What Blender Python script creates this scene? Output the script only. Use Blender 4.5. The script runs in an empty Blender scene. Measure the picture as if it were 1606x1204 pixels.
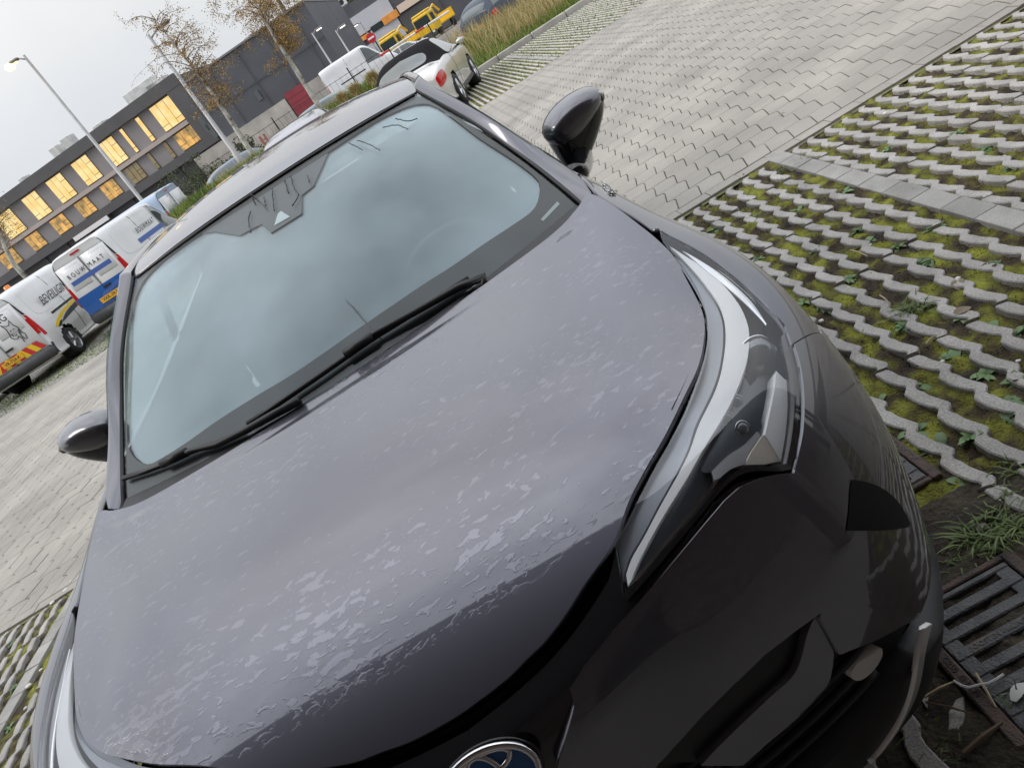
import bpy, bmesh, math, random
import numpy as np
from math import radians, sin, cos, pi
from mathutils import Vector, Matrix
from mathutils.bvhtree import BVHTree
from mathutils.geometry import delaunay_2d_cdt

random.seed(7); np.random.seed(7)
scene = bpy.context.scene
C = scene.collection

# ------------------------------------------------------------------ camera
CAM = np.array([0.35825, -0.77352, 1.60444])
FPX, YAW, PITCH, ROLL = 1206.26, -0.0205938, 0.4223945, -0.5836758   # focal length in photo pixels, pose
def cam_axes():
    cy, sy, cp, sp = cos(YAW), sin(YAW), cos(PITCH), sin(PITCH)
    fw = np.array([sy*cp, cy*cp, -sp]); rt = np.array([cy, -sy, 0.0]); up = np.cross(rt, fw)
    c, s = cos(ROLL), sin(ROLL)
    return c*rt+s*up, -s*rt+c*up, fw
RT, UP, FW = cam_axes()
cam_data = bpy.data.cameras.new('camera'); cam = bpy.data.objects.new('camera', cam_data); C.objects.link(cam)
cam.matrix_world = Matrix(((RT[0], UP[0], -FW[0], CAM[0]), (RT[1], UP[1], -FW[1], CAM[1]),
                           (RT[2], UP[2], -FW[2], CAM[2]), (0, 0, 0, 1)))
cam_data.sensor_width = 36; cam_data.lens = FPX/1606*36; cam_data.clip_start = 0.05; cam_data.clip_end = 2000
scene.camera = cam
def ray(u, v):
    d = RT*(u-803)/FPX - UP*(v-602)/FPX + FW
    return d/np.linalg.norm(d)
def at(u, v, **k):                        # point of the sight line on a plane X=, Y= or Z=
    d = ray(u, v); (ax, val), = k.items(); i = 'XYZ'.index(ax)
    return CAM + d*(val-CAM[i])/d[i]

# ------------------------------------------------------------------ world, sun, exposure
SUN_EL, SUN_AZ = radians(42), radians(-95)          # azimuth from +Y towards +X
world = bpy.data.worlds.new('World'); scene.world = world; world.use_nodes = True
nt = world.node_tree; nt.nodes.clear(); N = nt.nodes.new; L = nt.links.new
out = N('ShaderNodeOutputWorld'); bg = N('ShaderNodeBackground'); bg.inputs[1].default_value = 0.1
sky = N('ShaderNodeTexSky'); sky.sky_type = 'NISHITA'; sky.sun_disc = False
sky.sun_elevation = SUN_EL; sky.sun_rotation = SUN_AZ
tc = N('ShaderNodeTexCoord'); sep = N('ShaderNodeSeparateXYZ'); L(tc.outputs['Generated'], sep.inputs[0])
mp = N('ShaderNodeMapping'); mp.inputs['Scale'].default_value = (1.0, 1.0, 2.6); L(tc.outputs['Generated'], mp.inputs[0])
n1 = N('ShaderNodeTexNoise'); n1.inputs['Scale'].default_value = 1.7; n1.inputs['Detail'].default_value = 5; n1.inputs['Roughness'].default_value = .5
L(mp.outputs[0], n1.inputs[0])
r1 = N('ShaderNodeValToRGB'); r1.color_ramp.elements[0].position = .36; r1.color_ramp.elements[1].position = .66
r1.color_ramp.elements[0].color = (6.8, 7.2, 7.85, 1); r1.color_ramp.elements[1].color = (7.8, 7.8, 7.8, 1)
L(n1.outputs[0], r1.inputs[0])
# overcast sky: brighter towards the zenith (CIE overcast law, softened)
mr = N('ShaderNodeMapRange'); mr.inputs[1].default_value = 0.0; mr.inputs[2].default_value = 1.0; mr.inputs[3].default_value = 1.0; mr.inputs[4].default_value = 2.9
zp = N('ShaderNodeMath'); zp.operation = 'POWER'; zp.use_clamp = True; L(sep.outputs[2], zp.inputs[0]); zp.inputs[1].default_value = 1.35; L(zp.outputs[0], mr.inputs[0])
# overhead the cloud cover shows more relief than along the horizon
n2 = N('ShaderNodeTexNoise'); n2.inputs['Scale'].default_value = 2.6; n2.inputs['Detail'].default_value = 4; n2.inputs['Roughness'].default_value = .55; L(tc.outputs['Generated'], n2.inputs[0])
cv = N('ShaderNodeMapRange'); cv.inputs[1].default_value = .32; cv.inputs[2].default_value = .68; cv.inputs[3].default_value = -.42; cv.inputs[4].default_value = .30; L(n2.outputs[0], cv.inputs[0])
cz = N('ShaderNodeMath'); cz.operation = 'MULTIPLY'; L(cv.outputs[0], cz.inputs[0]); L(zp.outputs[0], cz.inputs[1])
c1 = N('ShaderNodeMath'); c1.operation = 'ADD'; c1.inputs[0].default_value = 1.0; L(cz.outputs[0], c1.inputs[1])
cm = N('ShaderNodeMath'); cm.operation = 'MULTIPLY'; L(c1.outputs[0], cm.inputs[0]); L(mr.outputs[0], cm.inputs[1])
mul = N('ShaderNodeVectorMath'); mul.operation = 'SCALE'; L(r1.outputs[0], mul.inputs[0]); L(cm.outputs[0], mul.inputs[3])
mix = N('ShaderNodeMix'); mix.data_type = 'RGBA'; mix.inputs[0].default_value = .88
L(sky.outputs[0], mix.inputs[6]); L(mul.outputs[0], mix.inputs[7])
L(mix.outputs[2], bg.inputs[0]); L(bg.outputs[0], out.inputs[0])
sun_d = bpy.data.lights.new('sun', 'SUN'); sun_d.energy = 1.4; sun_d.angle = radians(28); sun_d.color = (1, .95, .88)
sun = bpy.data.objects.new('sun', sun_d); C.objects.link(sun)
sd = Vector((sin(SUN_AZ)*cos(SUN_EL), cos(SUN_AZ)*cos(SUN_EL), sin(SUN_EL)))
sun.rotation_euler = (-sd).to_track_quat('-Z', 'Y').to_euler()
scene.render.engine = 'CYCLES'
vs = scene.view_settings; vs.view_transform = 'Standard'; vs.look = 'None'; vs.exposure = 0.0; vs.gamma = 1.0
scene.cycles.max_bounces = 8; scene.cycles.transparent_max_bounces = 16

# ------------------------------------------------------------------ helpers: objects
def tag(o, label=None, cat=None, group=None, kind=None):
    if label: o['label'] = label
    if cat: o['category'] = cat
    if group: o['group'] = group
    if kind: o['kind'] = kind
    return o
def empty(name, loc=(0, 0, 0), rz=0.0):
    o = bpy.data.objects.new(name, None); C.objects.link(o); o.location = loc; o.rotation_euler = (0, 0, rz)
    o.empty_display_size = .1
    return o
def link(name, me, parent=None, world=True):
    o = bpy.data.objects.new(name, me); C.objects.link(o)
    if parent is not None:
        o.parent = parent
        if world:                                   # vertices are in world space, parents carry no rotation here
            p = parent; off = Vector((0, 0, 0))
            while p is not None: off += p.location; p = p.parent
            o.location = -off
    return o
def mobj(name, V, F, mat, parent=None, smooth=False, normals=None, world=False):
    me = bpy.data.meshes.new(name); me.from_pydata([tuple(map(float, v)) for v in V], [], [tuple(map(int, f)) for f in F]); 
    if isinstance(mat, (list, tuple)):
        for m in mat: me.materials.append(m)
    elif mat: me.materials.append(mat)
    if smooth: me.polygons.foreach_set('use_smooth', [True]*len(me.polygons))
    me.update()
    if normals is not None: me.normals_split_custom_set_from_vertices([tuple(map(float, n)) for n in normals])
    return link(name, me, parent, world)
class MB:                                            # a mesh collected from simple solids
    def __init__(s): s.V = []; s.F = []; s.M = []; s.mi = 0
    def add(s, V, F):
        o = len(s.V); s.V += [tuple(v) for v in V]; s.F += [tuple(i+o for i in f) for f in F]; s.M += [s.mi]*len(F); return s
    def box(s, c, d, rz=0.0, bev=0.0):
        x, y, z = [k/2 for k in d]; P = []
        if bev:
            b = min(bev, x*.9, y*.9, z*.9)
            for sz, ins in ((-z, b), (-z+b, 0), (z-b, 0), (z, b)):
                X, Y = x-ins, y-ins
                P += [(-X+b, -Y, sz), (X-b, -Y, sz), (X, -Y+b, sz), (X, Y-b, sz), (X-b, Y, sz), (-X+b, Y, sz), (-X, Y-b, sz), (-X, -Y+b, sz)]
            F = [tuple(range(7, -1, -1)), tuple(range(24, 32))]
            for k in range(3):
                for i in range(8): a = k*8+i; b2 = k*8+(i+1) % 8; F.append((a, b2, b2+8, a+8))
        else:
            P = [(-x, -y, -z), (x, -y, -z), (x, y, -z), (-x, y, -z), (-x, -y, z), (x, -y, z), (x, y, z), (-x, y, z)]
            F = [(0, 3, 2, 1), (4, 5, 6, 7), (0, 1, 5, 4), (1, 2, 6, 5), (2, 3, 7, 6), (3, 0, 4, 7)]
        cr, sr = cos(rz), sin(rz)
        return s.add([(c[0]+p[0]*cr-p[1]*sr, c[1]+p[0]*sr+p[1]*cr, c[2]+p[2]) for p in P], F)
    def tube(s, pts, r, n=8, caps=True):
        pts = [Vector(p) for p in pts]; R = r if isinstance(r, (list, tuple)) else [r]*len(pts)
        V = []; F = []; a = None
        for i, p in enumerate(pts):
            t = (pts[min(i+1, len(pts)-1)]-pts[max(i-1, 0)]).normalized()
            if a is None: a = t.orthogonal().normalized()
            a = (a - t*a.dot(t)).normalized(); b = t.cross(a)
            for k in range(n): V.append(p+(a*cos(2*pi*k/n)+b*sin(2*pi*k/n))*R[i])
        for i in range(len(pts)-1):
            for k in range(n): F.append((i*n+k, i*n+(k+1) % n, (i+1)*n+(k+1) % n, (i+1)*n+k))
        if caps: F += [tuple(range(n-1, -1, -1)), tuple(range((len(pts)-1)*n, len(pts)*n))]
        return s.add(V, F)
    def prism(s, poly, z0, z1):                      # polygon in xy, counter-clockwise
        n = len(poly)
        V = [(p[0], p[1], z0) for p in poly]+[(p[0], p[1], z1) for p in poly]
        F = [tuple(range(n-1, -1, -1)), tuple(range(n, 2*n))]+[(i, (i+1) % n, n+(i+1) % n, n+i) for i in range(n)]
        return s.add(V, F)
    def lathe(s, prof, c=(0, 0, 0), axis='Z', n=24):  # profile [(r, h)]
        V = []; F = []
        for r, h in prof:
            for k in range(n):
                a = 2*pi*k/n; p = (r*cos(a), r*sin(a), h)
                if axis == 'X': p = (p[2], p[0], p[1])
                if axis == 'Y': p = (p[1], p[2], p[0])
                V.append((c[0]+p[0], c[1]+p[1], c[2]+p[2]))
        for i in range(len(prof)-1):
            for k in range(n): F.append((i*n+k, i*n+(k+1) % n, (i+1)*n+(k+1) % n, (i+1)*n+k))
        return s.add(V, F)
    def build(s, name, mat, parent=None, smooth=False, world=False):
        o = mobj(name, s.V, s.F, mat, parent, smooth, None, world)
        if any(s.M): o.data.polygons.foreach_set('material_index', s.M)
        return o
def copy_tree(o, parent=None):
    c = o.copy(); C.objects.link(c)
    if parent is not None: c.parent = parent
    for ch in o.children: copy_tree(ch, c)
    return c

# ------------------------------------------------------------------ helpers: materials
def mat(name, col, rough=.5, metal=0.0, coat=0.0, coat_rough=.03, var=0.0, vscale=3.0, bump=0.0, bscale=40.0, spec=.5, emit=None, estr=0.0, coords='Object', col2=None, detail=4, alpha=1.0):
    m = bpy.data.materials.new(name); m.use_nodes = True; t = m.node_tree; b = t.nodes['Principled BSDF']
    b.inputs['Base Color'].default_value = (*col, 1); b.inputs['Roughness'].default_value = rough; b.inputs['Metallic'].default_value = metal
    b.inputs['Coat Weight'].default_value = coat; b.inputs['Coat Roughness'].default_value = coat_rough; b.inputs['Specular IOR Level'].default_value = spec
    if emit: b.inputs['Emission Color'].default_value = (*emit, 1); b.inputs['Emission Strength'].default_value = estr
    if var or col2 or bump:
        tc = t.nodes.new('ShaderNodeTexCoord')
    if var or col2:
        n = t.nodes.new('ShaderNodeTexNoise'); n.inputs['Scale'].default_value = vscale; n.inputs['Detail'].default_value = detail
        t.links.new(tc.outputs[coords], n.inputs[0])
        r = t.nodes.new('ShaderNodeValToRGB'); r.color_ramp.elements[0].position = .32; r.color_ramp.elements[1].position = .7
        c2 = col2 or tuple(min(1, c*(1+var)) for c in col); c1 = col if col2 else tuple(c*(1-var) for c in col)
        r.color_ramp.elements[0].color = (*c1, 1); r.color_ramp.elements[1].color = (*c2, 1)
        t.links.new(n.outputs[0], r.inputs[0]); t.links.new(r.outputs[0], b.inputs['Base Color'])
    if bump:
        n2 = t.nodes.new('ShaderNodeTexNoise'); n2.inputs['Scale'].default_value = bscale; n2.inputs['Detail'].default_value = 6
        t.links.new(tc.outputs[coords], n2.inputs[0]); bp = t.nodes.new('ShaderNodeBump'); bp.inputs['Strength'].default_value = bump; bp.inputs['Distance'].default_value = .02
        t.links.new(n2.outputs[0], bp.inputs['Height']); t.links.new(bp.outputs[0], b.inputs['Normal'])
    return m
def per_object(m, amount=.12, hue=None):              # small brightness change from object to object
    t = m.node_tree; b = t.nodes['Principled BSDF']; oi = t.nodes.new('ShaderNodeObjectInfo')
    hs = t.nodes.new('ShaderNodeHueSaturation'); mr = t.nodes.new('ShaderNodeMapRange'); mr.inputs[3].default_value = 1-amount; mr.inputs[4].default_value = 1+amount
    t.links.new(oi.outputs['Random'], mr.inputs[0]); t.links.new(mr.outputs[0], hs.inputs['Value'])
    i = b.inputs['Base Color']
    if i.is_linked: t.links.new(i.links[0].from_socket, hs.inputs['Color'])
    else: hs.inputs['Color'].default_value = i.default_value
    t.links.new(hs.outputs[0], i); return m
def glass(name, tint=(.75, .85, .85), gloss=1.0, film=0.0, film_col=(.6, .7, .72), rough=.0, ior=1.5):   # thin pane: clear + reflection (+ film of condensation)
    m = bpy.data.materials.new(name); m.use_nodes = True; t = m.node_tree; t.nodes.clear(); n = t.nodes.new
    o = n('ShaderNodeOutputMaterial'); tr = n('ShaderNodeBsdfTransparent'); tr.inputs[0].default_value = (*tint, 1)
    gl = n('ShaderNodeBsdfGlossy'); gl.inputs['Roughness'].default_value = rough; gl.inputs[0].default_value = (gloss, gloss, gloss, 1)
    lw = n('ShaderNodeLayerWeight'); lw.inputs[0].default_value = .5; f0 = ((ior-1)/(ior+1))**2          # Schlick, same from both sides of the pane
    pw = n('ShaderNodeMath'); pw.operation = 'POWER'; t.links.new(lw.outputs['Facing'], pw.inputs[0]); pw.inputs[1].default_value = 5
    fr = n('ShaderNodeMath'); fr.operation = 'MULTIPLY_ADD'; t.links.new(pw.outputs[0], fr.inputs[0]); fr.inputs[1].default_value = 1-f0; fr.inputs[2].default_value = f0
    m1 = n('ShaderNodeMixShader'); t.links.new(fr.outputs[0], m1.inputs[0]); m.use_transparent_shadow = True
    a = tr
    if film:
        df = n('ShaderNodeBsdfDiffuse'); df.inputs[0].default_value = (*film_col, 1)
        m2 = n('ShaderNodeMixShader'); m2.inputs[0].default_value = film; t.links.new(tr.outputs[0], m2.inputs[1]); t.links.new(df.outputs[0], m2.inputs[2]); a = m2
    t.links.new(a.outputs[0], m1.inputs[1]); t.links.new(gl.outputs[0], m1.inputs[2]); t.links.new(m1.outputs[0], o.inputs[0])
    return m

# ------------------------------------------------------------------ helpers: smooth surfaces
def nat_basis(n):
    A = np.zeros((n, n)); B = np.zeros((n, n)); A[0, 0] = A[-1, -1] = 1
    for i in range(1, n-1):
        A[i, i-1:i+2] = (1, 4, 1); B[i, i-1:i+2] = (6, -12, 6)
    return np.linalg.solve(A, B)
_nb = {}
def nat_w(u, n):                                     # natural cubic spline weights at u in [0, n-1]
    if n not in _nb: _nb[n] = nat_basis(n)
    u = np.clip(np.asarray(u, float), 0, n-1); i = np.minimum(u.astype(int), n-2); f = u-i; g = 1-f
    W = np.zeros((len(u), n)); k = np.arange(len(u)); W[k, i] += g; W[k, i+1] += f
    M = _nb[n]; W += ((g**3-g)/6)[:, None]*M[i]+((f**3-f)/6)[:, None]*M[i+1]
    return W
class Surf:
    def __init__(s, ctrl): s.c = np.array(ctrl, float); s.nu, s.nv = s.c.shape[:2]
    def P(s, u, v): return np.einsum('pi,pj,ijk->pk', nat_w(u, s.nu), nat_w(v, s.nv), s.c)
    def rng(s): return (0, s.nu-1, 0, s.nv-1)
    def N(s, u, v):
        h = 1e-3; u = np.asarray(u, float); v = np.asarray(v, float); a0, a1, b0, b1 = s.rng()
        e = h*np.array([1])
        du = s.P(np.clip(u+h, a0, a1), v)-s.P(np.clip(u-h, a0, a1), v); dv = s.P(u, np.clip(v+h, b0, b1))-s.P(u, np.clip(v-h, b0, b1))
        n = np.cross(du, dv); n /= np.linalg.norm(n, axis=1)[:, None]+1e-12
        return n*s.flip
    flip = 1.0
    def E(s, u, v, d=0.0): p = s.P(u, v); return p + d*s.N(u, v) if d else p
    def grid(s, nu, nv):
        a0, a1, b0, b1 = s.rng(); U, Vv = np.meshgrid(np.linspace(a0, a1, nu), np.linspace(b0, b1, nv), indexing='ij'); return U.ravel(), Vv.ravel()
    _b = None
    def bvh(s, d=0.0, nu=140, nv=70):
        if s._b is None: s._b = {}
        if d not in s._b:
            U, W = s.grid(nu, nv); P = s.E(U, W, d); T = []
            for i in range(nu-1):
                for j in range(nv-1):
                    a = i*nv+j; T += [(a, a+nv, a+nv+1), (a, a+nv+1, a+1)]
            s._b[d] = (BVHTree.FromPolygons([tuple(p) for p in P], T), T, P, U, W)
        return s._b[d]
    def pick(s, px, d=0.0):                          # where the sight line through a photo point meets the surface
        b, T, P, U, W = s.bvh(d); o = []
        for u, v in px:
            r = ray(u, v); h, n, i, dist = b.ray_cast(Vector(CAM), Vector(r))
            if h is None:
                h, n, i, dist = b.find_nearest(Vector(CAM+r*1.6))
            t = T[i]; A = np.array([P[k] for k in t]); M = np.stack([A[1]-A[0], A[2]-A[0]], 1)
            w, *_ = np.linalg.lstsq(M, np.array(h)-A[0], rcond=None); w = np.array([1-w.sum(), w[0], w[1]])
            o.append((float(w@U[list(t)]), float(w@W[list(t)])))
        return o
class HF(Surf):                                      # z = f(x, y)
    def __init__(s, f, rng): s.f = f; s.r = rng
    def rng(s): return s.r
    def P(s, u, v): u = np.asarray(u, float); v = np.asarray(v, float); return np.stack([u, v, s.f(u, v)], 1)
def resample(pts, step, closed=True, sharp=()):      # Catmull-Rom through the points; 'sharp' indices stay corners
    P = [np.array(p, float) for p in pts]; n = len(P); o = []
    segs = range(n if closed else n-1)
    for i in segs:
        a, b = P[i], P[(i+1) % n]
        p0 = P[i-1] if (closed or i > 0) and i not in sharp else 2*a-b
        p3 = P[(i+2) % n] if (closed or i+2 < n) and ((i+1) % n) not in sharp else 2*b-a
        k = max(1, int(np.linalg.norm(b-a)/step))
        for j in range(k):
            t = j/k; o.append(.5*((2*a)+(-p0+b)*t+(2*p0-5*a+4*b-p3)*t*t+(-p0+3*a-3*b+p3)*t**3))
    if not closed: o.append(P[-1])
    return np.array(o)
def inside(poly, x, y):
    x1 = poly[:, 0]; y1 = poly[:, 1]; x2 = np.roll(x1, -1); y2 = np.roll(y1, -1); r = np.zeros(len(x), bool)
    for a, b, c, d in zip(x1, y1, x2, y2):
        if b == d: continue
        k = ((b > y) != (d > y)) & (x < (c-a)*(y-b)/(d-b)+a); r ^= k
    return r
def panel(name, surf, poly, material, parent, d=0.0, thick=.006, steps=(.1, .1), mirror=False, bstep=None, sharp=(), smooth_outline=True, world=True, double=False):
    """a body panel lying on a surface: outline in surface parameters, edges turned in by `thick`"""
    st = np.array(steps, float); Q = np.array(poly, float)/st
    B = resample(Q, (bstep or .5), True, sharp) if smooth_outline else Q
    lo, hi = B.min(0), B.max(0)
    gx, gy = np.meshgrid(np.arange(lo[0]+.5, hi[0], 1.0), np.arange(lo[1]+.5, hi[1], 1.0), indexing='ij'); gx = gx.ravel(); gy = gy.ravel()
    if len(gx):
        k = inside(B, gx, gy); gx, gy = gx[k], gy[k]
        if len(gx):
            dmin = np.min(np.hypot(gx[:, None]-B[None, :, 0], gy[:, None]-B[None, :, 1]), axis=1); k = dmin > .35; gx, gy = gx[k], gy[k]
    pts = [Vector((float(a), float(b))) for a, b in B]+[Vector((float(a), float(b))) for a, b in zip(gx, gy)]
    nb = len(B)
    vo, eo, fo, *_ = delaunay_2d_cdt(pts, [], [list(range(nb))], 1, 1e-6)
    UV = np.array([(v.x, v.y) for v in vo])*st
    V = surf.E(UV[:, 0], UV[:, 1], d); NN = surf.N(UV[:, 0], UV[:, 1])
    F = []
    for f in fo:
        f = list(f); a, b, c = V[f[0]], V[f[1]], V[f[2]]
        if np.dot(np.cross(b-a, c-a), NN[f[0]]) < 0: f.reverse()
        F.append(tuple(f))
    V = list(V); NNl = list(NN)
    if thick:
        from collections import Counter
        cnt = Counter()
        for f in F:
            for i in range(len(f)): cnt[tuple(sorted((f[i], f[(i+1) % len(f)])))] += 1
        new = {}
        for f in list(F):
            for i in range(len(f)):
                a, b = f[i], f[(i+1) % len(f)]
                if cnt[tuple(sorted((a, b)))] == 1:
                    ids = []
                    for k in (a, b):
                        if k not in new:
                            e = V[b]-V[a]; on = np.cross(e, NN[k]); on /= np.linalg.norm(on)+1e-9
                            new[k] = len(V); V.append(V[k].copy()); NNl.append((NN[k]+on)/(np.linalg.norm(NN[k]+on)+1e-9))
                            V.append(V[k]-NN[k]*thick); NNl.append(on)
                        ids.append(new[k])
                    F.append((ids[0], ids[0]+1, ids[1]+1, ids[1]))
    V = np.array(V); NNl = np.array(NNl)
    if mirror:
        V = V*np.array([-1, 1, 1]); NNl = NNl*np.array([-1, 1, 1]); F = [tuple(reversed(f)) for f in F]
    return mobj(name, V, F, material, parent, True, NNl, world)
def both(name, *a, **k):
    return panel(name, *a, **k), panel(name, *a, mirror=True, **k)
# ------------------------------------------------------------------ shared materials
GLOSSBLACK = mat('gloss_black_plastic', (.012, .012, .014), .12, coat=.5)
BLACKPL = mat('black_plastic', (.018, .018, .02), .45, bump=.08, bscale=300)
RUBBER = mat('rubber_seal', (.01, .01, .011), .4)
DARK = mat('dark_inside', (.006, .006, .006), .9)
CHROME = mat('chrome', (.75, .75, .76), .07, 1.0)
SATIN = mat('silver_reflector', (.86, .86, .87), .22, .75)
SKYWHITE = mat('painted_sky_reflection', (.96, .97, .97), .2, 0.0, coat=.3)  # white base stands in for sky mirrored by the silver lamp parts
LENS = glass('headlight_lens', (.97, .98, .99), 1.0, .0, ior=1.72)
LAMPIN = mat('lamp_housing', (.075, .085, .10), .3, .2)
SKYGREY = mat('housing_sky_reflection', (.34, .36, .40), .25, .3)  # blue-grey colour imitates sky reflected over the dark housing
BLUE = mat('emblem_blue', (.012, .13, .36), .15, .3, coat=1)
FRIT = mat('black_ceramic_band', (.022, .022, .025), .35)
SEAT = mat('seat_fabric', (.045, .045, .05), .9, var=.3, vscale=60)
DASH = mat('dashboard_plastic', (.05, .052, .056), .5, bump=.1, bscale=200)
TYRE = mat('tyre_rubber', (.018, .018, .019), .75, bump=.2, bscale=120)
ALLOY = mat('alloy_wheel', (.55, .56, .58), .3, .9)
AMBER = mat('indicator_lens', (.55, .5, .45), .12, 0, coat=1)
SIDEGLASS = glass('side_window_glass', (.55, .68, .66), 1.0, .05, (.5, .6, .6))
# ================================================================== ground: road, parking bays, verge
TH = radians(-4.2); cT, sT = cos(TH), sin(TH)            # the bays are turned a little against the car
def g2w(x, y, z=0.0): return (x*cT-y*sT, x*sT+y*cT, z)
def w2g(p): return (p[0]*cT+p[1]*sT, -p[0]*sT+p[1]*cT, p[2])
def gat(u, v, D=None, z=None):                           # sight line meets the plane gy = D or the height z, in bay coordinates
    c = np.array(w2g(CAM)); d = np.array(w2g(ray(u, v))); t = (D-c[1])/d[1] if D is not None else (z-c[2])/d[2]; return c+t*d
def to_px(p):
    q = np.array(p)-CAM; d = q@FW; return 803+FPX*(q@RT)/d, 602-FPX*(q@UP)/d
def rmat(m, cols, scale, detail=5, extra=None):          # noise through several colours
    t = m.node_tree; b = t.nodes['Principled BSDF']; tc = t.nodes.new('ShaderNodeTexCoord'); n = t.nodes.new('ShaderNodeTexNoise'); n.inputs['Scale'].default_value = scale; n.inputs['Detail'].default_value = detail
    t.links.new(tc.outputs['Object'], n.inputs[0]); r = t.nodes.new('ShaderNodeValToRGB'); e = r.color_ramp.elements
    while len(e) > 1: e.remove(e[0])
    e[0].position = cols[0][0]; e[0].color = (*cols[0][1], 1)
    for p, c in cols[1:]: k = e.new(p); k.color = (*c, 1)
    t.links.new(n.outputs[0], r.inputs[0]); t.links.new(r.outputs[0], b.inputs['Base Color']); return m
def concrete(name, base, isl=.10, obj=.10, vs=5.0, spk=.3):
    m = mat(name, base, .82, bump=.25, bscale=220); t = m.node_tree; b = t.nodes['Principled BSDF']; n = t.nodes.new; l = t.links.new
    tc = n('ShaderNodeTexCoord'); geo = n('ShaderNodeNewGeometry'); oi = n('ShaderNodeObjectInfo')
    a = n('ShaderNodeTexNoise'); a.inputs['Scale'].default_value = vs; a.inputs['Detail'].default_value = 6; l(geo.outputs['Position'], a.inputs[0])
    s = n('ShaderNodeTexNoise'); s.inputs['Scale'].default_value = 190; s.inputs['Detail'].default_value = 2; l(geo.outputs['Position'], s.inputs[0])
    def mr(src, lo, hi, a0=0., a1=1.):
        k = n('ShaderNodeMapRange'); k.inputs[1].default_value = a0; k.inputs[2].default_value = a1; k.inputs[3].default_value = lo; k.inputs[4].default_value = hi; l(src, k.inputs[0]); return k.outputs[0]
    def mul(x, y): k = n('ShaderNodeMath'); k.operation = 'MULTIPLY'; l(x, k.inputs[0]); l(y, k.inputs[1]); return k.outputs[0]
    v = mul(mul(mr(geo.outputs['Random Per Island'], 1-isl, 1+isl), mr(oi.outputs['Random'], 1-obj, 1+obj)), mul(mr(a.outputs[0], .78, 1.18, .3, .7), mr(s.outputs[0], 1-spk, 1+spk, .3, .7)))
    sc = n('ShaderNodeVectorMath'); sc.operation = 'SCALE'; sc.inputs[0].default_value = base; l(v, sc.inputs[3]); l(sc.outputs[0], b.inputs['Base Color']); return m
PAVER = concrete('grey_paver_concrete', (.34, .318, .285), .05, .05, 1.3, .12)
RIB = concrete('grid_paver_concrete', (.42, .40, .375), .07, .09, 6.0, .26)
BRICKM = concrete('grey_brick_paver', (.345, .335, .315), .08, .12, 6, .16)
MOSS = rmat(mat('moss_and_soil', (.1, .1, .02), .95, bump=.9, bscale=120), [(.32, (.035, .025, .016)), (.44, (.07, .052, .028)), (.49, (.115, .10, .028)), (.56, (.20, .205, .03)), (.68, (.33, .34, .045))], 10.0, 12)
JOINT = rmat(mat('mossy_joint', (.1, .1, .05), .95), [(.35, (.16, .145, .11)), (.5, (.17, .165, .09)), (.7, (.18, .20, .07))], 2.0, 6)
SOIL = rmat(mat('dark_soil', (.05, .04, .03), .95, bump=.8, bscale=60), [(.3, (.02, .015, .011)), (.5, (.05, .04, .028)), (.72, (.09, .075, .05))], 9, 8)
LEAF = per_object(mat('weed_leaf', (.08, .15, .05), .5, col2=(.16, .26, .09), vscale=20), .25)
GRASS = per_object(mat('grass_blade', (.07, .12, .02), .6, col2=(.16, .22, .05), vscale=3), .2)
DRYG = mat('dry_grass', (.34, .27, .11), .7, col2=(.52, .42, .20), vscale=2)
ASPH = rmat(mat('asphalt', (.1, .1, .1), .9, bump=.3, bscale=100), [(.3, (.15, .14, .135)), (.7, (.23, .21, .20))], .4, 8)

terrain = mobj('ground', [g2w(-400, -60, -.10), g2w(400, -60, -.10), g2w(400, 600, -.10), g2w(-400, 600, -.10)], [(0, 1, 2, 3)], SOIL); tag(terrain, kind='structure')
yard = mobj('yard', [g2w(-120, 26, .0), g2w(90, 26, .0), g2w(90, 130, .0), g2w(-120, 130, .0)], [(0, 1, 2, 3)], ASPH); tag(yard, kind='structure')

bounce_apron = mobj('bounce_apron', [g2w(-20, -3.4, -.01), g2w(20, -3.4, -.01), g2w(20, -.42, -.01), g2w(-20, -.42, -.01)], [(0, 1, 2, 3)], PAVER); tag(bounce_apron, kind='structure')  # unseen paving added to bounce light up at the bumper
VIS = [np.array([(640,0),(1606,0),(1606,1204),(1430,1204),(1470,930),(1384,680),(1286,527),(1150,400),(1014,340),(897,261),(650,110)], float), np.array([(0,640),(190,440),(165,800),(116,1100),(72,1204),(0,1204)], float)]
def seen(p):
    q = np.array(p)-CAM
    if q@FW < .3: return 0
    u, v = to_px(p)
    return any(inside(k, np.array([u]), np.array([v]))[0] for k in VIS)

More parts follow.
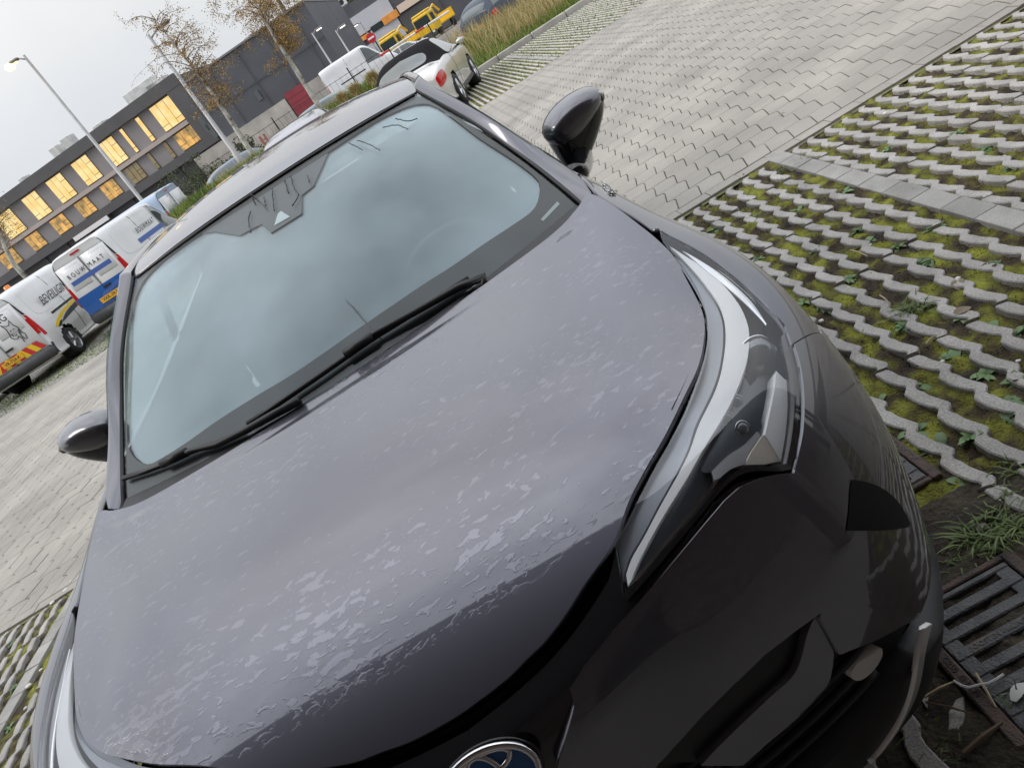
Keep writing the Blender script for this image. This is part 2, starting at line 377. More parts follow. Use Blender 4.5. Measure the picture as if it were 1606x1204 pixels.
# ---- road of interlocking pavers with stepped ends
road = mobj('road', [(-60, 3.60, -.014), (40, 3.60, -.014), (40, 13.85, -.014), (-60, 13.85, -.014)], [(0, 1, 2, 3)], JOINT); road.rotation_euler = (0, 0, TH); tag(road, kind='structure')
PX, PY, JX = .158, .214, .046
g1, g2_ = .0030, .0011
prof = [(0, g2_), (JX, PY*.80), (JX*.92, PY*.89), (JX*.0, PY-g2_)]
pv = [(x+g1, y) for x, y in prof]; pr_ = [(x+PX-g1, y) for x, y in prof]
poly = [pv[0], pr_[0], pr_[1], pr_[2], pr_[3], pv[3], pv[2], pv[1]]
def prism_data(poly, z0, z1, bev=.003):
    n = len(poly); c = np.mean(poly, 0); V = [(x, y, z0) for x, y in poly]+[(x, y, z1-bev) for x, y in poly]
    for x, y in poly:
        k = np.array([x, y])-c; L_ = np.linalg.norm(k); k = c+k*(1-bev*1.4/L_); V.append((k[0], k[1], z1))
    F = [(i, (i+1) % n, n+(i+1) % n, n+i) for i in range(n)]+[(n+i, n+(i+1) % n, 2*n+(i+1) % n, 2*n+i) for i in range(n)]+[tuple(range(2*n, 3*n))]
    return V, F
PV, PF = prism_data(poly, -.03, 0.0)
pm = bpy.data.meshes.new('paver'); pm.from_pydata(PV, [], PF); pm.materials.append(PAVER)
cells = []
for j in range(47):
    for i in range(-92, 62): cells.append((i*PX, 3.74+j*PY))
scored = []
for x, y in cells:
    p = g2w(x+PX/2, y+PY/2, 0); d = np.linalg.norm(np.array(p)-CAM)
    scored.append(((1/d**3 if seen(p) else 0), x, y))
scored.sort(reverse=True)
rest = MB()
for k, (s_, x, y) in enumerate(scored):
    if k < 298 and s_ > 0:
        o = bpy.data.objects.new('paver', pm); C.objects.link(o); o.parent = road; o.location = (x, y, random.uniform(-.002, .002)); o.rotation_euler = (random.gauss(0, .004), random.gauss(0, .004), random.gauss(0, .004))
    else:
        dz = random.uniform(-.002, .002); rest.add([(a+x, b+y, c+dz) for a, b, c in PV], PF)
tag(rest.build('paver_field', PAVER, road), kind='stuff')
far = MB()
for xx0, xx1 in ((-60, -92*PX), (62*PX, 40)):
    far.add([(xx0, 3.74, -.002), (xx1, 3.74, -.002), (xx1, 13.8, -.002), (xx0, 13.8, -.002)], [(0, 1, 2, 3)])
tag(far.build('paver_field', PAVER, road), kind='stuff')

# ---- parking bays: ribs of grid paving with moss between them
bays = mobj('parking_bay', [(-14, -4.0, -.05), (9, -4.0, -.05), (9, 3.62, -.05), (-14, 3.62, -.05)], [(0, 1, 2, 3)], SOIL); bays.rotation_euler = (0, 0, TH); tag(bays, kind='structure')
# bumpy moss sheet
def moss_sheet(name, x0, x1, y0, y1, st, base, amp, parent):
    nx, ny = int((x1-x0)/st)+1, int((y1-y0)/st)+1; xs = np.linspace(x0, x1, nx); ys = np.linspace(y0, y1, ny); X, Y = np.meshgrid(xs, ys, indexing='ij')
    r = np.random.RandomState(3); Z = np.zeros_like(X)
    for f, a in ((14, 1), (31, .7), (67, .45)):
        for k in range(5):
            th = r.uniform(0, pi); Z += a/5*np.sin(f*(X*cos(th)+Y*sin(th))+r.uniform(0, 7))*np.sin(f*.8*(X*sin(th)-Y*cos(th))+r.uniform(0, 7))
    Z = base+amp*Z+r.normal(0, amp*.25, Z.shape)
    V = np.stack([X.ravel(), Y.ravel(), Z.ravel()], 1); F = [(i*ny+j, (i+1)*ny+j, (i+1)*ny+j+1, i*ny+j+1) for i in range(nx-1) for j in range(ny-1)]
    o = mobj(name, V, F, MOSS, parent, True); return tag(o, kind='stuff')
moss_sheet('moss_bed', .55, 5.2, -.35, 3.66, .022, -.019, .016, bays)
moss_sheet('moss_bed', -5.6, -.55, .0, 3.66, .035, -.019, .016, bays)
# loose moss tufts and crumbs on the bed
def crumbs(name, n, x0, x1, y0, y1, seed):
    r = np.random.RandomState(seed); V = []; F = []
    P_ = np.stack([r.uniform(x0, x1, n), r.uniform(y0, y1, n), r.uniform(-.028, -.006, n)], 1); A = r.normal(0, 1, (n, 3)); A /= np.linalg.norm(A, axis=1)[:, None]; B = r.normal(0, 1, (n, 3)); B -= A*(A*B).sum(1)[:, None]; B /= np.linalg.norm(B, axis=1)[:, None]; W = r.uniform(.003, .008, (n, 1))
    V = np.concatenate([P_-A*W, P_+B*W*.6, P_+A*W], 1).reshape(-1, 3); o = mobj(name, V, np.arange(3*n).reshape(-1, 3), MOSS, bays); return tag(o, kind='stuff')
o = moss_sheet('soil_patch', .50, 1.62, -.45, .80, .02, -.008, .012, bays); o.data.materials[0] = SOIL
crumbs('moss_tufts', 90000, .6, 5.0, -.3, 3.6, 5)
RPX, RL = .108, .625
def rib_data(n=66, w=.045, L_=RL-.006, amp=.0105, seed=0):
    r = random.Random(seed); ys = np.linspace(0, L_, n); per = RL/4
    ph = (ys/per) % 1.0
    xc = np.interp(ph, [0, .10, .52, .60, 1.0], [-amp, amp, -amp*.7, -amp, -amp])
    k = np.array([1, 2, 1])/4; xs = np.convolve(np.pad(xc, 1, 'edge'), k, 'valid')
    wl = w/2-.006*np.exp(-((ph-.14)/.10)**2); wr = w/2-.006*np.exp(-((ph-.93)/.10)**2)
    sl = .012                                             # slanted ends
    V = []; F = []
    for z, ins in ((-.05, 0), (-.004, 0), (0, .004)):
        for i in range(n): V.append((xs[i]-wl[i]+ins, ys[i]+(sl if i == 0 else 0), z))
        for i in range(n): V.append((xs[i]+wr[i]-ins, ys[i]-(sl if i == n-1 else 0), z))
    m_ = 2*n
    for k2 in (0, 1):
        o = k2*m_
        for i in range(n-1):
            F.append((o+i+1, o+i, o+i+m_, o+i+1+m_)); F.append((o+n+i, o+n+i+1, o+n+i+1+m_, o+n+i+m_))
        F.append((o, o+n, o+n+m_, o+m_)); F.append((o+2*n-1, o+n-1, o+n-1+m_, o+2*n-1+m_))
    for i in range(n-1): F.append((2*m_+i, 2*m_+n+i, 2*m_+n+i+1, 2*m_+i+1))
    return V, F
RV, RF = rib_data(); QV, QF = rib_data(n=36, L_=.342); qm_ = bpy.data.meshes.new('rib'); qm_.from_pydata(QV, [], QF); qm_.materials.append(RIB); rm_ = bpy.data.meshes.new('rib'); rm_.from_pydata(RV, [], RF); rm_.materials.append(RIB)
LV, LF = rib_data(n=26)
STRIPS = (-8.07, -3.025, 2.035, 7.09)                     # rows of flat bricks between the bays
GRATES = [(.897, .36, .30, .392), (.945, 1.055, .30, .39)]     # gully grates: centre x, y, size x, y
ribs = []
for i in range(-128, 84):
    x = .50+i*RPX
    if any(abs(x-s_) < .082 for s_ in STRIPS): continue
    for j in range(-3, 6):
        y0 = 2.0-RL+j*RL+.006*((i*7) % 5-2)*.3
        if y0 > 3.5: continue
        if x > .3 and y0 < -.55+.12*((i*13) % 5): continue
        if any(abs(x-a) < c/2+.045 and y0 < b+d/2+.02 and y0+RL > b-d/2-.02 for a, b, c, d in GRATES): continue
        if y0+RL < -.3 and x > .7: continue
        ribs.append((x, y0))
sc_ = []
for x, y in ribs:
    ds = [1/np.linalg.norm(np.array(g2w(x, y+f*RL))-CAM)**2 for f in (.1, .5, .9) if seen(g2w(x, y+f*RL))]
    sc_.append((max(ds) if ds else 0, x, y))
sc_.sort(reverse=True); rest = MB()
def clip_y(x, y): return min(RL, 3.60-y)
for k, (s_, x, y) in enumerate(sc_):
    short = clip_y(x, y)
    if k < 298 and s_ > 0:
        o = bpy.data.objects.new('rib', rm_ if short > .5 else qm_); C.objects.link(o); o.parent = bays
        near = (x < 1.35 and y < .8)
        o.location = (x+random.gauss(0, .003), y, random.uniform(-.004, .003)); o.scale = (1, 1, random.uniform(.97, 1.03))
        o.rotation_euler = (random.gauss(0, .006), random.gauss(0, .01), random.gauss(0, .012 if near else .006))
    elif short > .5: rest.add([(a+x, b+y, c) for a, b, c in LV], LF)
    else: rest.add([(a+x, b+y, c) for a, b, c in QV], QF)
tag(rest.build('rib_field', RIB, bays), kind='stuff')
# flat bricks between the bays, and the course along the road
bk = bpy.data.meshes.new('brick'); V_, F_ = prism_data([(-.05, 0), (.05, 0), (.05, .196), (-.05, .196)], -.06, 0); bk.from_pydata(V_, [], F_); bk.materials.append(BRICKM)
def bricks(parent, x, y, dx, dy, n, rot=0.0):
    for k in range(n):
        o = bpy.data.objects.new('brick', bk); C.objects.link(o); o.parent = parent; o.location = (x+dx*k, y+dy*k, random.uniform(-.002, .003)); o.rotation_euler = (random.gauss(0, .006), random.gauss(0, .006), rot+random.gauss(0, .006))
for s_ in STRIPS[1:3]: bricks(bays, s_, -.3, 0, .2, 20)
bk2 = MB()
for k in range(110):
    x = -13+k*.2; x2 = x+.196; bk2.prism([(x, 3.632), (x2, 3.632), (x2, 3.728), (x, 3.728)], -.05, random.uniform(-.002, .002))
bk2.build('border_course', PAVER, road)
# paving stones broken up beside the gullies
frag = [(1.13, .60, .09, .07), (1.20, .70, .055, .05), (1.045, .66, .05, .035), (1.30, .62, .10, .09), (.62, .13, .12, .05), (.66, .05, .15, .05), (.71, -.06, .10, .06), (.93, .08, .11, .06), (1.06, .10, .08, .07), (.70, .28, .03, .09), (.675, .36, .03, .08), (1.42, .52, .12, .08), (1.25, .42, .1, .09), (1.33, .30, .12, .1)]
for k, (x, y, a, b) in enumerate(frag):
    r = random.Random(k); n = r.choice((5, 6)); pl = [(cos(2*pi*i/n+r.uniform(-.3, .3))*a/2*r.uniform(.8, 1.15), sin(2*pi*i/n+r.uniform(-.3, .3))*b/2*r.uniform(.8, 1.15)) for i in range(n)]
    V_, F_ = prism_data(pl, -.05, 0, .004); o = mobj('stone_fragment', V_, F_, RIB, bays); o.location = (x, y, -.012+r.uniform(-.008, .01)); o.rotation_euler = (r.gauss(0, .08), r.gauss(0, .08), r.uniform(0, 3))

# ---- gully grates
IRON = rmat(mat('cast_iron', (.06, .06, .062), .55, .3, bump=.35, bscale=160), [(.3, (.065, .065, .07)), (.55, (.115, .115, .12)), (.72, (.14, .11, .09))], 14, 6)
RUST = rmat(mat('rusty_iron', (.1, .06, .05), .75, .1, bump=.4, bscale=160), [(.3, (.055, .045, .042)), (.5, (.10, .07, .06)), (.75, (.15, .10, .08))], 20, 6)
def text_mesh(name, body, size, m, parent, M, extrude=.002, space=1.0):
    cu = bpy.data.curves.new(name, 'FONT'); cu.body = body; cu.size = size; cu.extrude = extrude; cu.space_character = space; cu.align_x = 'CENTER'; cu.align_y = 'CENTER'; cu.resolution_u = 3
    t = bpy.data.objects.new('tmp_text', cu); C.objects.link(t); me = bpy.data.meshes.new_from_object(t.evaluated_get(bpy.context.evaluated_depsgraph_get())); bpy.data.objects.remove(t)
    me.materials.append(m); o = bpy.data.objects.new(name, me); C.objects.link(o); o.parent = parent; o.matrix_local = M; return o
for gi, (x, y, w, h) in enumerate(GRATES):
    g = empty('gully_grate', g2w(x, y, 0), TH)
    tag(g, ('iron gully grate with long slots beside the front bumper corner', 'gully grate half hidden behind the bumper, with raised lettering')[gi], 'drain grate')
    zt = .004
    fr = MB(); t = .028
    for cx, cy, a, b in ((-w/2+t/2, 0, t, h), (w/2-t/2, 0, t, h), (0, h/2-t/2*.6, w-2*t-.002, t*.6), (0, -h/2+t/2*.6, w-2*t-.002, t*.6)): fr.box((cx, cy, zt-.03), (a, b, .06), bev=.003)
    fr.build('frame', RUST, g)
    MB().box((0, 0, -.16), (w-.06, h-.04, .02)).build('pit', DARK, g)
    iw, ih = w-2*t-.008, h-2*t*.6-.008; nb = 7; pitch = ih/nb; bar = pitch*.56
    for k in range(nb+1):
        cy = -ih/2+k*pitch; b_ = bar*(.55 if k in (0, nb) else 1)
        if k == 0: cy += b_/2
        if k == nb: cy -= b_/2
        MB().box((0, cy, zt-.02), (iw, b_, .038), bev=.003).build('bar', IRON, g)
    for s_ in (-1, 1): MB().box((s_*(iw/2-.017), 0, zt-.022), (.034, ih, .036), bev=.002).build('side_bar', IRON, g)
    lm = mat('raised_iron_letters', (.11, .10, .095), .5, .3)
    if gi == 0:
        text_mesh('lettering', 'JOOSTEN - KUNSTSTOF', .0175, lm, g, Matrix.Translation((.01, -ih/2+4*pitch, zt-.001)), .0016, .95)
        text_mesh('lettering', 'C250  EN 124', .019, mat('sunk_letters', (.03, .022, .02), .7), g, Matrix.Translation((-w/2+t/2, -.02, zt+.0005)) @ Matrix.Rotation(-pi/2, 4, 'Z'), .001)
    else:
        text_mesh('lettering', 'EN 124', .022, mat('bronze_letters', (.12, .09, .06), .6, .2), g, Matrix.Translation((w/2-t-.028, 0, zt+.0005)) @ Matrix.Rotation(-pi/2, 4, 'Z'), .001)
        text_mesh('lettering', 'JOOSTEN - KUNSTSTOF', .02, lm, g, Matrix.Translation((w/2-t/2, 0, zt+.0005)) @ Matrix.Rotation(-pi/2, 4, 'Z'), .001)

# ---- weeds and grass between the ribs
def leaf_data(L_, w, bend, yaw, pitch, n=5, fold=.25):
    V = []; F = []
    for i in range(n+1):
        t = i/n; ww = w*math.sin(pi*min(1, .12+t*.88))**.8*(1 if i < n else .05); r = L_*t
        px_, pz = r*cos(pitch-bend*t), r*sin(pitch-bend*t)+.002
        for s_ in (-1, 0, 1): V.append((px_*cos(yaw)-s_*ww*sin(yaw), px_*sin(yaw)+s_*ww*cos(yaw), pz+abs(s_)*ww*fold))
    for i in range(n):
        for k in (0, 1): a = i*3+k; F.append((a, a+1, a+4, a+3))
    return V, F
def rosette(seed, n, L_, w, up):
    r = random.Random(seed); b = MB()
    for k in range(n):
        a = 2*pi*k/n*1.0+r.uniform(-.4, .4); l_ = L_*r.uniform(.55, 1.1)
        V, F = leaf_data(l_, w*r.uniform(.7, 1.2), r.uniform(.3, .9), a, r.uniform(.1, up)); ox, oy = r.gauss(0, L_*.15), r.gauss(0, L_*.15); b.add([(x+ox, y+oy, z) for x, y, z in V], F)
    return b
def tuft(seed, n, L_, spread):
    r = random.Random(seed); b = MB()
    for k in range(n):
        a = r.uniform(0, 2*pi); l_ = L_*r.uniform(.5, 1.2); V, F = leaf_data(l_, .0016*r.uniform(.7, 1.4), r.uniform(.3, 1.6), a, r.uniform(.5, 1.4), 4, 0); ox, oy = r.gauss(0, spread), r.gauss(0, spread); b.add([(x+ox, y+oy, z) for x, y, z in V], F)
    return b
protos = []
for k in range(4): protos.append(rosette(k, (9, 14, 20, 12)[k], (.045, .035, .032, .055)[k], (.010, .009, .008, .011)[k], (.9, 1.1, 1.2, .8)[k]).V and rosette(k, (9, 14, 20, 12)[k], (.045, .035, .032, .055)[k], (.010, .009, .008, .011)[k], (.9, 1.1, 1.2, .8)[k]))
pmesh = []
for k, b in enumerate(protos):
    me = bpy.data.meshes.new('weed_plant'); me.from_pydata(b.V, [], b.F); me.materials.append(LEAF); me.polygons.foreach_set('use_smooth', [True]*len(me.polygons)); pmesh.append(me)
gmesh = []
for k in range(3):
    b = tuft(k, (40, 60, 30)[k], (.06, .08, .05)[k], .018); me = bpy.data.meshes.new('grass_tuft'); me.from_pydata(b.V, [], b.F); me.materials.append(GRASS); gmesh.append(me)
ORD = ['first', 'second', 'third', 'fourth', 'fifth', 'sixth', 'seventh', 'eighth', 'ninth', 'tenth', 'eleventh', 'twelfth', 'thirteenth', 'fourteenth', 'fifteenth', 'sixteenth', 'seventeenth', 'eighteenth', 'nineteenth', 'twentieth', 'twenty-first', 'twenty-second', 'twenty-third', 'twenty-fourth', 'twenty-fifth', 'twenty-sixth', 'twenty-seventh', 'twenty-eighth', 'twenty-ninth', 'thirtieth', 'thirty-first', 'thirty-second', 'thirty-third', 'thirty-fourth', 'thirty-fifth']
def put(name, me, x, y, s, label, cat, group):
    o = bpy.data.objects.new(name, me); C.objects.link(o); o.location = g2w(x, y, -.022); o.rotation_euler = (0, 0, random.uniform(0, 6)); o.scale = (s, s, s); tag(o, label, cat, group); return o
wpx = [(1545,520),(1588,520),(1455,410),(1345,365),(1280,395),(1410,390),(1262,475),(1375,628),(1435,680),(1500,768),(1430,610),(1525,690),(1580,640),(1515,500),(1330,440),(1470,360),(1560,420),(1225,430),(1190,410),(1120,360),(1250,330),(1330,300),(1440,300),(1545,235),(1590,265),(1500,215),(1395,235),(1180,345),(1300,480),(1360,385),(1595,600),(1545,590),(1420,510),(1500,560),(1465,700)]
wpx.sort()
for k, (u, v) in enumerate(wpx):
    p = gat(u, v, z=-.02); put('weed_plant', pmesh[k % 4], p[0], p[1], random.uniform(.95, 1.45), ORD[k]+' leafy weed from the left among the ribs of the right bay', 'weed', 'weeds between the paving ribs')
tpx = [(1432,488),(1560,820),(1590,780),(1530,850),(1600,830),(1500,890),(1570,845),(1545,870),(1225,270),(1262,255),(1310,205),(1600,1110),(1480,1190),(1590,740),(1420,1140)]
tpx.sort()
for k, (u, v) in enumerate(tpx):
    p = gat(u, v, z=-.02); put('grass_tuft', gmesh[k % 3], p[0], p[1], random.uniform(.8, 1.3), ORD[k]+' thin grass tuft from the left in the right bay', 'grass tuft', 'grass tufts in the parking bay')
lw = [(20,1010),(40,990),(70,935),(95,910),(60,1050),(25,1080),(85,1000),(15,1140),(50,960)]
lw.sort()
for k, (u, v) in enumerate(lw):
    p = gat(u, v, z=-.02); put('weed_plant', pmesh[k % 4], p[0], p[1], random.uniform(.7, 1.1), ORD[k]+' small weed from the left in the bay left of the car', 'weed', 'weeds in the left bay')
# small bits: straws, twigs, dead leaves, plastic scrap, white pebbles
STRAW = mat('straw', (.42, .34, .22), .7); TWIG = mat('twig_brown', (.13, .09, .055), .8); DEAD = mat('dead_leaf', (.17, .13, .08), .7, col2=(.24, .20, .14), vscale=25); WHITEP = mat('white_pebble', (.75, .74, .7), .5)
def stick(name, a, b, r, m, label, cat, group=None, za=.004):
    pa, pb = gat(*a, z=za), gat(*b, z=za); mid = (np.array(pa)+pb)/2+np.array([0, 0, .004]); O = np.array(g2w(*pa))
    o = MB().tube([np.array(g2w(*q))-O for q in (pa, mid, pb)], [r, r*1.1, r*.6], 5).build(name, m); o.location = tuple(O); tag(o, label, cat, group)
stick('straw', (1334,392), (1361,402), .0035, STRAW, 'pale straw lying across a mossy gap between ribs', 'straw')
stick('straw', (1452,540), (1468,525), .003, STRAW, 'short pale straw near the tuft of grass', 'straw')
stick('straw', (1380,463), (1394,474), .003, STRAW, 'pale straw close to the fender, on the moss', 'straw')
stick('twig', (1511,1181), (1572,1132), .005, TWIG, 'thick brown twig below the gully grate', 'twig')
stick('twig', (1450,1093), (1497,1068), .003, STRAW, 'short light twig by the chrome bumper blade', 'twig')
stick('twig', (1452,1100), (1526,1119), .0025, TWIG, 'thin twig beside the corner of the gully grate', 'twig')
stick('twig', (1530,1055), (1562,1108), .0028, STRAW, 'straight straw lying across the slots of the grate', 'twig', za=.012)
sp_ = [gat(u, v, z=.014) for u, v in ((1496,1068),(1508,1075),(1520,1078),(1535,1074),(1550,1072),(1562,1066),(1574,1057))]; O = np.array(g2w(*sp_[0]))
o = MB().tube([np.array(g2w(*q))-O+np.array([0, 0, random.uniform(-.002, .002)]) for q in sp_], .003, 5).build('plastic_strip', mat('white_plastic', (.7, .7, .7), .4)); o.location = tuple(O); tag(o, 'torn white plastic strip lying on the gully grate', 'litter')
V_, F_ = leaf_data(.055, .012, .4, .5, .2); o = mobj('plastic_scrap', V_, F_, mat('dirty_white', (.5, .5, .47), .5), None, True); p = gat(1590, 1100, z=.01); o.location = g2w(*p); tag(o, 'crumpled white scrap at the right edge of the grate', 'litter')
for k, (u, v) in enumerate(((1498,492),(1230,178),(1502,437))):
    V_, F_ = leaf_data(.06, .022, .3, k*2.0, .15, fold=.1); o = mobj('dead_leaf', V_, F_, DEAD, None, True); p = gat(u, v, z=.0); o.location = g2w(p[0], p[1], -.004); tag(o, ('curled grey dead leaf in a rib notch above the grass tuft', 'brown leaf near the edge of the paved road', 'small dead leaf beside a white pebble')[k], 'leaf')
def pebble(me_seed, u, v, r, label, group=None, z=-.006):
    rr = random.Random(me_seed); b = MB(); n = 8
    b.lathe([(.001, -r*.5), (r*.8, -r*.3), (r, 0), (r*.75, r*.35), (.001, r*.5)], (0, 0, 0), 'Z', n); b.V = [(x*rr.uniform(.8, 1.2), y*rr.uniform(.7, 1.1), z_) for x, y, z_ in b.V]
    o = b.build('pebble', WHITEP, None, True); p = gat(u, v, z=z); o.location = g2w(*p); tag(o, label, 'pebble', group)
for k, (u, v, r) in enumerate(sorted(((1502,437,.011),(1597,566,.008),(1388,178,.012),(1288,503,.011),(1405,373,.008),(1365,384,.007),(1405,410,.006),(1580,870,.01),(1478,567,.008),(1335,380,.006),(1465,260,.008),(1575,245,.008)))):
    pebble(k, u, v, r, ORD[k]+' small white stone from the left on the right bay', 'white stones in the right bay')
for k, (u, v, r) in enumerate(sorted(((45,1075,.02),(67,1075,.016),(82,945,.02),(103,925,.02),(112,912,.018),(64,1050,.012),(76,1132,.013),(40,1110,.012)))):
    pebble(20+k, u, v, r, ORD[k]+' small white stone from the left in the left bay', 'white stones in the left bay')

# ---- far bays, kerb and grass verge
fb_ = mobj('far_parking_bay', [(-40, 13.82, -.02), (30, 13.82, -.02), (30, 20.1, -.02), (-40, 20.1, -.02)], [(0, 1, 2, 3)], MOSS); fb_.rotation_euler = (0, 0, TH); tag(fb_, kind='structure')
fr_ = MB(); SV, SF = rib_data(n=9)
for i in range(-150, 110):
    x = i*RPX
    if any(abs(((x-2.9) % 2.52)-1.26) > 1.18 for _ in (0,)): continue
    for j in range(10): fr_.add([(a+x, b+13.86+j*RL, c) for a, b, c in SV], SF)
tag(fr_.build('rib_field', RIB, fb_), kind='stuff')
for i in range(-7, 5):
    b = MB(); x = 2.9+i*2.52
    for j in range(31): b.box((x, 13.95+j*.2, -.02), (.1, .195, .05))
    b.build('bay_divider', BRICKM, fb_)
kb = MB()
for i in range(-42, 30):
    x = i*1.0+.2; kb.box((x, 20.22, .05), (.985, .13, .2), bev=.02)
kerb = kb.build('kerb', concrete('kerb_concrete', (.40, .38, .35), .1, .1, 3, .2)); kerb.rotation_euler = (0, 0, TH); tag(kerb, kind='structure')
def vz(x, y): return .06+1.0*np.clip((y-20.3)/3.2, 0, 1)**1.3*np.clip((27.5-y)/2.5, 0, 1)*np.clip((5.5-x)/6, .25, 1)+.05*np.sin(x*.9)*np.sin(y*1.7)
X, Y = np.meshgrid(np.linspace(-60, 45, 160), np.linspace(20.28, 28, 24), indexing='ij'); V = np.stack([X.ravel(), Y.ravel(), vz(X.ravel(), Y.ravel())], 1)
F = [(i*24+j, (i+1)*24+j, (i+1)*24+j+1, i*24+j+1) for i in range(159) for j in range(23)]
verge = mobj('grass_verge', V, F, rmat(mat('verge_soil', (.1, .1, .03), .95), [(.35, (.05, .07, .015)), (.6, (.11, .13, .03))], 2, 6), None, True); verge.rotation_euler = (0, 0, TH); tag(verge, kind='structure')
def field(name, n, x0, x1, y0, y1, hf, m, seed, wd=.012, dens=None, label=None, cat=None, zf=vz):
    r = np.random.RandomState(seed); V = []; F = []
    xs = r.uniform(x0, x1, n); ys = r.uniform(y0, y1, n)
    for x, y in zip(xs, ys):
        if dens is not None and r.rand() > dens(x, y): continue
        h = hf(x, y)*r.uniform(.5, 1.15); a = r.uniform(0, 2*pi); ln = r.normal(0, .3)*h; l2 = r.normal(0, .3)*h; z = float(zf(x, y))-.02; w = wd*r.uniform(.6, 1.4); o = len(V); ca, sa = cos(a)*w, sin(a)*w
        V += [(x-ca, y-sa, z), (x+ca, y+sa, z), (x+ca*.8+ln*.35, y+sa*.8+l2*.35, z+h*.55), (x-ca*.8+ln*.35, y-sa*.8+l2*.35, z+h*.55), (x+ln, y+l2, z+h)]; F += [(o, o+1, o+2, o+3), (o+3, o+2, o+4)]
    ob = mobj(name, V, F, m); ob.rotation_euler = (0, 0, TH); tag(ob, label, cat, kind='stuff'); return ob
VG = rmat(mat('verge_grass', (.1, .15, .03), .7), [(.35, (.10, .16, .025)), (.55, (.18, .24, .04)), (.75, (.27, .29, .08))], 1.2, 4)
field('green_grass', 48000, -14, 9, 20.3, 26, lambda x, y: .27, VG, 1, .011, label='green grass covering the verge behind the far kerb', cat='grass')
dry = lambda x, y: float(np.clip(.15+.75*np.clip((x-1.4)/2.5, 0, 1)+.25*math.sin(x*1.7+1)*math.sin(y), .05, 1))
field('dry_grass', 24000, -12, 12, 20.7, 26.5, lambda x, y: .40+.28*(x > 1.5), DRYG, 2, .008, dry, 'tall straw-coloured dry grass on the verge', 'grass')

flat = lambda x, y: 0.0
field('bay_grass', 9000, -14, -3.2, 13.9, 16.6, lambda x, y: .055, VG, 5, .008, label='short grass growing through the far bay under the vans', cat='grass', zf=flat)
field('bay_grass', 6000, 2.2, 9, 13.9, 20, lambda x, y: .05, VG, 6, .007, label='short grass growing through the far bay beside the convertible', cat='grass', zf=flat)
